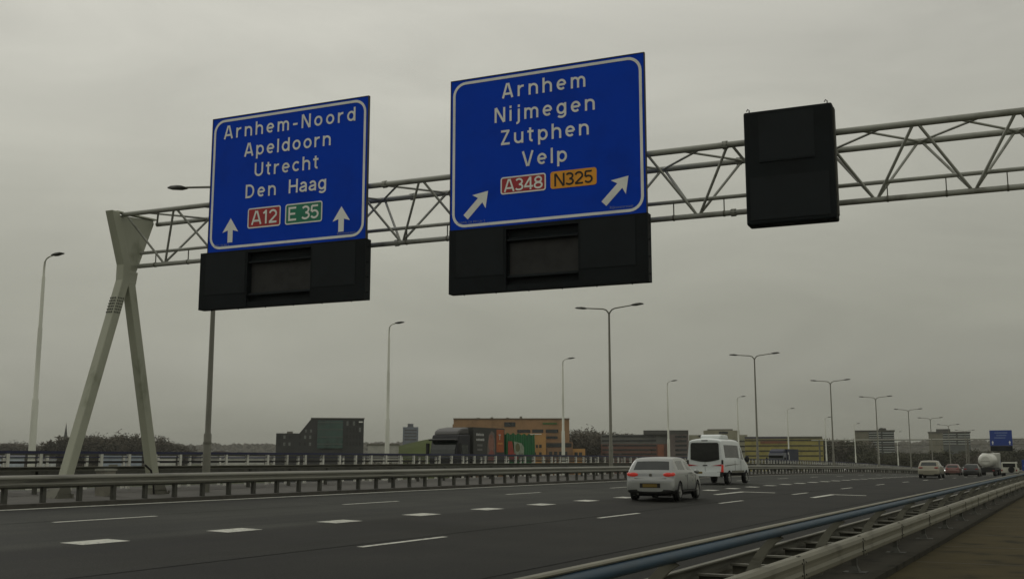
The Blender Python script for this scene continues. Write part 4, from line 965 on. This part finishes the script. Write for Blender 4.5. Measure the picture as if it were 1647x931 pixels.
b = MB(); b.add([(-.9, -.02, 1.9), (.9, -.02, 1.9), (.9, -.02, 2.1), (-.9, -.02, 2.1)], [(0, 1, 2, 3)]); b.build('lettering', 'sign_white', s, fix=False)
s.location.x = 205 * math.tan(radians(-2.45))

# ------------------------------------------------------------------ buildings
def bld(label, deg0, deg1, dist, turn=0, name='office_building'):
    a = (deg0 + deg1) / 2; p = polar(a, dist, GZ); wd = 2 * dist * math.tan(radians((deg1 - deg0) / 2))
    r = thing(name, label, 'building', p, radians(-a) + radians(turn)); return r, wd
def hz(dist, px): return dist * px / 1771. + 1.8 - GZ           # height above the ground for a rise of px above eye level
def part(nm, m, r, x0, x1, y0, y1, z0, z1): return box_part(nm, m, r, x0, x1, y0, y1, z0, z1)
brick = lambda n, c: mat(n, c, .85, 0, .2, .25)
glass_b = mat('building_glass', (.020, .024, .026), .18, 0, .4, .35, spec=.6); M['glass_b'] = glass_b
# dark office with the slanted shoulder
r, W_ = bld('dark grey office block with slanted shoulder and green glass front', -39.68, -35.38, 380)
dk_w = brick('dark_cladding', (.048, .049, .048)); k_ = 380 / 1771.
def xx(px, x_mid, k): return (px - x_mid) * k
mid = 513.5; q = lambda px: (px - mid) * k_
ht = hz(380, 62.5); hl = hz(380, 39.5)
b = MB(); b.prism([(q(445), 0), (q(582), 0), (q(582), ht), (q(499), ht), (q(481), hl), (q(445), hl)], 'y', 0, 18); b.build('wall', dk_w, r)
b = MB(); b.box(q(509), q(549), -.5, -.01, hz(380, 16), hz(380, 60)); b.build('glass_front', mat('green_glass', (.034, .080, .066), .15, 0, .4, .3, spec=.7), r)
for z_ in (22, 33, 45, 56): part('floor_band', mat('band_grey', (.08, .10, .09), .6), r, q(509), q(549), -.62, -.51, hz(380, z_), hz(380, z_) + .35)
win_l = mat('window_pale', (.16, .17, .16), .4, 0, .3, .4); win_d = mat('window_dark', (.016, .016, .017), .3)
for px in (450, 458, 466, 482, 490, 498):
    for z_ in (20, 31): part('window', win_l if random.random() < .6 else win_d, r, q(px) - .35, q(px) + .35, -.06, -.01, hz(380, z_), hz(380, z_) + 1.1)
for px in (491, 499): part('window', win_l, r, q(px) - .3, q(px) + .3, -.06, -.01, hz(380, 41), hz(380, 41) + 1.0)
for px in range(556, 580, 5):
    for z_ in (20, 31, 42, 52): part('window', win_l if random.random() < .2 else win_d, r, q(px) - .35, q(px) + .35, -.06, -.01, hz(380, z_), hz(380, z_) + 1.5)
part('roof_edge', mat('roof_edge', (.10, .10, .09), .7), r, q(498), q(583), -.2, 18.2, ht + .002, ht + .35); part('roof_unit', 'galv_mid', r, q(461), q(470), 4, 8, hl, hl + .7)
part('facade_mark', 'sign_white', r, q(574), q(580), -.08, -.02, ht - 1.2, ht - .8)
# white hall by the dyke
r, W_ = bld('low white hall at the foot of the grassy mound', -35.1, -33.5, 520, name='hall'); part('wall', brick('hall_white', (.38, .38, .34)), r, -W_ / 2, W_ / 2, 0, 25, 0, hz(520, 21)); part('roof', 'galv_mid', r, -W_ / 2 - .4, W_ / 2 + .4, -.4, 25.4, hz(520, 21) + .002, hz(520, 21) + .7)
# blue grey tower far behind
r, W_ = bld('blue grey tower block far behind the grassy mound', -33.3, -32.5, 1300, name='tower_block'); tw = brick('tower_blue', (.10, .12, .16)); part('wall', tw, r, -W_ / 2, W_ / 2, 0, 20, 0, hz(1300, 50)); part('roof_house', brick('tower_dark', (.06, .07, .09)), r, -W_ * .2, W_ * .18, 5, 15, hz(1300, 50) + .01, hz(1300, 55.5))
for i in range(4): part('window_band', glass_b, r, -W_ / 2 + 2, W_ / 2 - 2, -.2, -.02, hz(1300, 44 - 5 * i), hz(1300, 46 - 5 * i))
# orange building
Dd = 430; r, W_ = bld('large orange brick office with stepped right wing behind the truck', -30.67, -23.82, Dd); k_ = Dd / 1771.; mid = 835; q = lambda px: (px - mid) * k_
ob = brick('orange_brick', (.33, .195, .098)); ob2 = brick('orange_bright', (.46, .25, .085)); top = hz(Dd, 62.5)
part('main_block', ob, r, q(729), q(916), 0, 26, 0, top); part('front_block', ob2, r, q(838), q(878), -3, -.01, 0, hz(Dd, 40)); part('side_wing', ob2, r, q(916) + .02, q(941), -1, 20, 0, hz(Dd, 15.5)); part('wing_upper', brick('orange_dull', (.24, .14, .075)), r, q(879), q(921), -2, -.01, 0, hz(Dd, 26))
part('left_step', ob, r, q(727), q(729) - .02, 2, 24, 0, hz(Dd, 55))
for x0, x1, a, c in ((811, 829, 51, 58), (832, 853, 41, 46), (856, 874, 41, 46.5), (878, 898, 41, 46.5), (878, 897, 31.5, 35.5), (878, 919, 18, 24.5), (744, 765, 40, 45), (770, 800, 40, 45)):
    yb = -2.25 if c < 25 else -.25
    part('window_band', glass_b, r, q(x0), q(x1), yb, yb + .2, hz(Dd, a), hz(Dd, c))
for x0, x1, a, c in ((845, 860, 17, 22), (862, 865, 17, 22), (867, 871, 17, 22), (842, 862, 6, 10), (867, 871, 6, 10)): part('window', glass_b, r, q(x0), q(x1), -3.2, -3.02, hz(Dd, a), hz(Dd, c))
for x0 in (883, 891, 899, 907): part('window', glass_b, r, q(x0), q(x0 + 5), -2.2, -2.02, hz(Dd, 6), hz(Dd, 11))
for x0 in (924, 931): part('window', glass_b, r, q(x0), q(x0 + 5), -1.2, -1.02, hz(Dd, 4), hz(Dd, 10))
part('roof_edge', mat('roof_edge_brown', (.16, .12, .08), .8), r, q(728.5), q(916.5), -.3, 26, top + .002, top + .45)
for px in (768, 816, 838, 790): part('roof_unit', 'galv_mid', r, q(px) - .5, q(px) + .5, 8, 10, top + .46, top + random.uniform(.9, 1.5))
part('facade_mark', mat('facade_green', (.04, .14, .03), .6), r, q(873), q(896), -.25, -.02, hz(Dd, 54.5), hz(Dd, 57))
part('facade_mark', 'sign_white', r, q(851), q(871), -3.25, -3.02, hz(Dd, 38), hz(Dd, 39.2))
# grey and brick offices behind the hatchback
Dd = 460; r, W_ = bld('long office with grey upper floors and red brick lower floors behind the hatchback', -22.95, -18.43, Dd); k_ = Dd / 1771.; mid = 1039; q = lambda px: (px - mid) * k_
gm_ = brick('office_grey', (.135, .138, .13)); rm_ = brick('office_red', (.17, .088, .066))
part('lower_wall', rm_, r, q(968), q(1074), 0, 22, 0, hz(Dd, 23)); part('upper_wall', gm_, r, q(968), q(1074), .01, 22, hz(Dd, 23) + .002, hz(Dd, 38)); part('tower_wall', brick('office_grey_red', (.145, .118, .11)), r, q(1074) + .02, q(1107), -1.5, 22, 0, hz(Dd, 38)); part('top_floor', brick('office_dark', (.085, .086, .08)), r, q(1036), q(1107), -1.52, 20, hz(Dd, 38) + .002, hz(Dd, 44.5))
part('stair_wall', brick('office_red_bright', (.27, .105, .058)), r, q(1058), q(1068), -.6, -.01, 0, hz(Dd, 22))
for z_ in (6, 12.5, 19.5, 27, 34): part('window_band', glass_b, r, q(970), q(1056), -.2, -.02, hz(Dd, z_), hz(Dd, z_ + 2.4))
for z_ in (5, 12, 19, 26, 33): part('window_band', glass_b, r, q(1086), q(1104), -1.72, -1.54, hz(Dd, z_), hz(Dd, z_ + 3))
# cream offices behind the van
Dd = 560; r, W_ = bld('cream coloured offices with roof plant behind the white minibus', -18.4, -15.35, Dd); k_ = Dd / 1771.; mid = 1160; q = lambda px: (px - mid) * k_
cm = brick('office_cream', (.28, .27, .20)); part('wall', cm, r, q(1111), q(1202), 0, 20, 0, hz(Dd, 37)); part('upper_wall', cm, r, q(1134), q(1190), .02, 18, hz(Dd, 37) + .002, hz(Dd, 44)); part('roof_plant', 'galv_mid', r, q(1140), q(1180), 4, 12, hz(Dd, 44) + .002, hz(Dd, 46.5))
for x0, x1, a, c in ((1126, 1143, 34, 37.5), (1158, 1172, 39, 43), (1113, 1200, 26, 29), (1113, 1200, 18, 21), (1113, 1200, 10, 13)): part('window_band', glass_b, r, q(x0), q(x1), -.2, -.02, hz(Dd, a), hz(Dd, c) - .3)
# yellow striped offices
Dd = 520; r, W_ = bld('long yellow striped office with dark window bands behind the blue truck', -15.4, -11.96, Dd); k_ = Dd / 1771.; mid = 1259; q = lambda px: (px - mid) * k_
ym = brick('office_yellow', (.34, .29, .085)); part('wall', ym, r, q(1198), q(1317), 0, 22, 0, hz(Dd, 30)); part('top_floor', brick('office_violet', (.075, .07, .085)), r, q(1198), q(1262), .5, 20, hz(Dd, 30) + .002, hz(Dd, 34)); part('top_floor', brick('office_olive', (.10, .098, .07)), r, q(1262) + .02, q(1316), .5, 20, hz(Dd, 30) + .002, hz(Dd, 34))
for z_ in (3.4, 11, 19): part('window_band', glass_b, r, q(1198.5), q(1316), -.2, -.02, hz(Dd, z_), hz(Dd, z_ + 1.7))
part('window_band', glass_b, r, q(1198.5), q(1316), -.2, -.02, hz(Dd, 27.2), hz(Dd, 29)); part('accent_panel', brick('office_orange', (.22, .10, .05)), r, q(1222), q(1262), -.25, -.02, hz(Dd, 23.2), hz(Dd, 27))
# apartment towers
def flats(label, d0, d1, Dd, x0, x1, xs, htop, hroof, rx0, rx1, nfl, step):
    r, W_ = bld(label, d0, d1, Dd, name='apartment_tower'); k_ = Dd / 1771.; mid = (x0 + x1) / 2; q = lambda px: (px - mid) * k_
    part('end_wall', brick('flat_end', (.19, .18, .135)), r, q(x0), q(xs), 0, 14, 0, hz(Dd, htop)); part('front_wall', brick('flat_front', (.09, .10, .098)), r, q(xs) + .02, q(x1), .4, 14, 0, hz(Dd, htop - .8))
    part('roof_slab', brick('flat_roof', (.075, .072, .06)), r, q(x0) - .5, q(x1) + .6, -.8, 14.5, hz(Dd, htop) + .002, hz(Dd, htop + 1.8)); part('lift_house', brick('flat_lift', (.06, .058, .05)), r, q(rx0), q(rx1), 4, 11, hz(Dd, htop + 1.8) + .002, hz(Dd, hroof))
    bm_ = mat('balcony_pale', (.42, .45, .43), .7)
    for i in range(nfl):
        z_ = htop - 2.6 - step * i
        part('balcony', bm_, r, q(xs) + .2, q(xs + (x1 - xs) * .48), -.9, .38, hz(Dd, z_), hz(Dd, z_ + 1.1)); part('balcony', bm_, r, q(xs + (x1 - xs) * .55), q(x1) - .2, -.9, .38, hz(Dd, z_) - .12, hz(Dd, z_ + 1.1) - .12)
        part('window_band', glass_b, r, q(xs) + .3, q(x1) - .3, .2, .38, hz(Dd, z_ + 1.3), hz(Dd, z_ + 2.9))
flats('pale balconied apartment tower at the end of the yellow offices', -10.17, -8.51, 760, 1380, 1437, 1400, 41, 46, 1415, 1426, 9, 3.6)
flats('wider apartment tower with stacked balconies above the silver estate car', -6.75, -5.05, 980, 1500, 1558, 1520, 38, 44, 1511, 1531, 5, 3.5)
# small sheds beyond the far end
for a0, a1, dd, hp, c, lab in ((-9.1, -7.6, 520, -3, (.24, .24, .21), 'low pale shed under the trees left of the distant gantry'), (-7.2, -5.9, 560, 2, (.17, .16, .13), 'dull low building among the far trees behind the silver estate'), (-4.9, -4.1, 600, 0, (.20, .19, .16), 'small pale house among the far trees above the tanker'), (-43.2, -41.7, 900, 8, (.26, .26, .23), 'white house across the water behind the nearest lamp pole')):
    r, W_ = bld(lab, a0, a1, dd, name='shed'); part('wall', brick('shed_wall', c), r, -W_ / 2, W_ / 2, 0, 12, 0, hz(dd, hp)); b = MB(); h_ = hz(dd, hp); b.prism([(-W_ / 2 - .3, h_ + .01), (W_ / 2 + .3, h_ + .01), (0, h_ + 2.2)], 'y', -.4, 12.4); b.build('roof', brick('shed_roof', (.09, .07, .06)), r)
# pale sheds on the far bank, in front of the trees
for a0, a1, dd, hp, c, lab in ((-52.9, -51.5, 560, 2, (.46, .52, .58), 'pale blue shed seen through the railing left of the nearest white lamp'), (-50.95, -50.1, 560, -2, (.56, .58, .58), 'pale low shed seen through the railing just right of the nearest white lamp'), (-48.1, -46.2, 550, 6.5, (.34, .39, .46), 'long blue grey hall with low roof between the gantry legs'), (-46.0, -44.6, 560, 1, (.62, .62, .57), 'whitish low hall seen through the railing beside the rear gantry leg'), (-42.4, -40.3, 560, 0, (.5, .5, .46), 'pale low hall left of the dark office block')):
    r, W_ = bld(lab, a0, a1, dd, name='hall'); h_ = hz(dd, hp); part('wall', brick('hall_wall', c), r, -W_ / 2, W_ / 2, 0, 14, 0, h_); b = MB(); b.prism([(-.4, h_ + .01), (14.4, h_ + .01), (7, h_ + .9)], 'x', -W_ / 2 - .3, W_ / 2 + .3); b.build('roof', brick('hall_roof', (.10, .105, .12)), r)
    part('door', 'galv_mid', r, -W_ * .3, -W_ * .3 + 4, -.1, -.02, 0, h_ * .6)
# grassy mound
b = MB(); vs_ = []; P_ = [(-35.6, 0), (-34.9, 4), (-34, 15), (-33.2, 24), (-32.4, 30), (-31.6, 35), (-30.9, 38), (-29, 39), (-26, 36), (-23, 20), (-21.5, 0)]
DM = 640
for a, px in P_:
    h_ = max(0, hz(DM, px) if px > 0 else 0)
    vs_ += [polar(a, DM - 90 * h_ / 26, GZ - .5), polar(a, DM, GZ + h_ * .8), polar(a, DM + 40, GZ + h_), polar(a, DM + 160, GZ + h_ * .6), polar(a, DM + 260, GZ - .5)]
fs = [(5 * i + k, 5 * i + 5 + k, 5 * i + 6 + k, 5 * i + 1 + k) for i in range(len(P_) - 1) for k in range(4)]
b.add(vs_, fs, True); structure(b.build('grassy_mound', mat('mound_grass', (.055, .072, .016), .95, 0, .3, .02, spec=.05), fix=False))
# thin mast on the skyline, built in the shape of a spire
r = thing('skyline_mast', 'thin dark mast, built as a spire, on the skyline left of the front gantry leg', 'mast', polar(-49.75, 900, GZ)); hs = hz(900, 26)
part('tower', brick('mast_shaft', (.07, .065, .055)), r, -1.3, 1.3, -1.3, 1.3, 0, hs); b = MB(); b.add([(-1.1, -1.1, hs + .01), (1.1, -1.1, hs + .01), (1.1, 1.1, hs + .01), (-1.1, 1.1, hs + .01), (0, 0, hs + 14)], [(0, 1, 4), (1, 2, 4), (2, 3, 4), (3, 0, 4), (3, 2, 1, 0)]); b.build('spire', brick('mast_tip', (.05, .05, .045)), r)

# ------------------------------------------------------------------ trees
def tree_proto(name, h, wd, m, n, seed, dense=1.0, low=.18):
    rnd = random.Random(seed)
    r = thing(name, '', 'tree', (0, 0, -50))
    b = MB(); b.tube([(0, 0, 0), (rnd.uniform(-.2, .2), 0, h * .3), (rnd.uniform(-.5, .5), rnd.uniform(-.4, .4), h * .62), (0, 0, h * .9)], [h * .022, h * .017, h * .010, h * .003], 7)
    tips = []
    for i in range(9):
        a = rnd.uniform(0, 2 * pi); z0 = h * rnd.uniform(.2, .6); ln = wd * rnd.uniform(.6, 1.0); z1 = min(h * .95, z0 + h * rnd.uniform(.15, .42))
        tip = (cos(a) * ln, sin(a) * ln, z1); tips.append(tip)
        b.tube([(0, 0, z0), (cos(a) * ln * .5, sin(a) * ln * .5, z0 + (z1 - z0) * .6), tip], [h * .008, h * .005, h * .0015], 5, False)
    b.build('trunk', 'bark', r)
    b = MB(); cl = []
    for i in range(16):
        a = rnd.uniform(0, 2 * pi); t = rnd.uniform(low, 1); rr = wd * (sin(pi * min(1, .25 + t * .72)) ** .7) * rnd.uniform(.15, .82)
        cl.append((cos(a) * rr, sin(a) * rr, h * t * .92, wd * rnd.uniform(.28, .5)))
    for tx, ty, tz in tips: cl.append((tx, ty, tz, wd * .32))
    for i in range(n):
        cx, cy, cz, cr_ = rnd.choice(cl); v = Vector((rnd.gauss(0, 1), rnd.gauss(0, 1), rnd.gauss(0, .9))) * cr_ * .5
        p = Vector((cx, cy, max(h * .06, cz))) + v; dd = Vector((rnd.gauss(0, 1), rnd.gauss(0, 1), rnd.gauss(.3, .8))).normalized(); sd = dd.orthogonal().normalized(); sd.rotate(Matrix.Rotation(rnd.uniform(0, 6.28), 3, dd))
        ln = h * rnd.uniform(.035, .075); tw_ = h * .012 * dense
        b.add([p - sd * tw_, p + sd * tw_, p + dd * ln + sd * tw_ * .5, p + dd * ln - sd * tw_ * .3], [(0, 1, 2, 3)])
    b.build('crown', m, r, fix=False)
    return r
TP = [tree_proto('bare_tree', 20, 6.5, 'twig', 1500, 1), tree_proto('bare_tree', 20, 7.5, 'twig', 1600, 2), tree_proto('bare_tree', 20, 5.5, 'twig2', 1500, 3), tree_proto('poplar_tree', 20, 2.6, 'twig', 900, 4, low=.1)]
used = set()
def plant(k, deg, dist, px, label, group, squash=1.0):
    h = hz(dist, px); s_ = h / 20.0 * random.uniform(.94, 1.05); loc = polar(deg, dist, GZ); rz = random.uniform(0, 6.28)
    if k not in used:
        used.add(k); o = TP[k]; o.location = loc; o.rotation_euler = (0, 0, rz); o.scale = (s_ * squash, s_ * squash, s_); o['label'] = label; o['group'] = group; return o
    return copy_thing(TP[k], loc, rz, label, group, (s_ * squash, s_ * squash, s_))
rt = random.Random(5)
for i in range(26): plant(rt.choice((0, 1, 1)), -48.9 + 3.0 * i / 25 + rt.uniform(-.1, .1), 600 + rt.uniform(-25, 45), 31 + 1.5 * sin(i * .6) + rt.uniform(-2, 1), 'bare brown tree in the dense row between the gantry legs', 'tree row between the gantry legs', 1.15)
for i in range(8): plant(rt.choice((0, 1)), -45.8 + 1.6 * i / 7, 680, 27 - i * .9, 'bare tree trailing off right of the rear gantry leg', 'trees right of the rear gantry leg', 1.2)
for i in range(5): plant(3, -50.9 + .32 * i, 640, (22, 26, 31, 36, 30)[i] - 3, 'slim bare poplar beside the thin skyline mast', 'poplars beside the church spire', 1.5)
for i in range(22): plant(rt.choice((0, 1)), -55 + 4.4 * i / 21, 900 + rt.uniform(-40, 40), 19 + rt.uniform(-3, 3), 'bare tree in the low wood behind the first white lamp', 'low wood behind the first white lamp', 1.5)
for i in range(14): plant(rt.choice((0, 1)), -24.2 + 2.6 * i / 13, 500 + rt.uniform(-20, 60), 41 - 4 * abs(i - 4) / 6 + rt.uniform(-3, 1.5), 'bare brown tree between the orange and the grey offices', 'trees between the orange and grey offices', 1.2)
for i in range(10): plant(rt.choice((0, 1, 2)), -11.9 + 2.0 * i / 9, 600 + rt.uniform(-40, 40), 29 + rt.uniform(-4, 2), 'dark bare tree between the yellow offices and the apartment tower', 'trees left of the apartment tower', 1.3)
for i in range(8): plant(2, -9.9 + 2.0 * i / 7, 480 + rt.uniform(-30, 40), 6 + rt.uniform(-4, 6), 'olive bush at the foot of the left apartment tower', 'bushes under the left apartment tower', 1.5)
for i in range(34): plant(rt.choice((0, 2, 2)), -8.4 + 9.0 * i / 33, 560 + rt.uniform(-60, 140), 11 + rt.uniform(-6, 5), 'olive grey tree in the belt below the distant gantry beam', 'tree belt beyond the road end', 1.5)
for i in range(14): plant(0, -38.5 + 16 * i / 13 + rt.uniform(-.4, .4), 430 + rt.uniform(-20, 20), -2 + rt.uniform(-6, 5), 'low scrub tree beyond the opposite road in front of the offices', 'scrub in front of the offices', 1.6)
for i, k in enumerate(TP):
    if i not in used: bpy.data.objects.remove(k)

# ------------------------------------------------------------------ haze
b = MB(); b.box(-4200, 1800, -300, 4200, -30, 95)
hm = bpy.data.materials.new('haze'); hm.use_nodes = True; t = hm.node_tree; t.nodes.clear(); o_ = N(t, 'ShaderNodeOutputMaterial'); pv = N(t, 'ShaderNodeVolumePrincipled')
pv.inputs['Color'].default_value = (.80, .80, .74, 1); pv.inputs['Density'].default_value = .00013; pv.inputs['Anisotropy'].default_value = .2
t.links.new(pv.outputs[0], o_.inputs['Volume'])
tag(b.build('haze', hm), 'thin grey winter haze over the far hills', 'haze', kind='stuff')
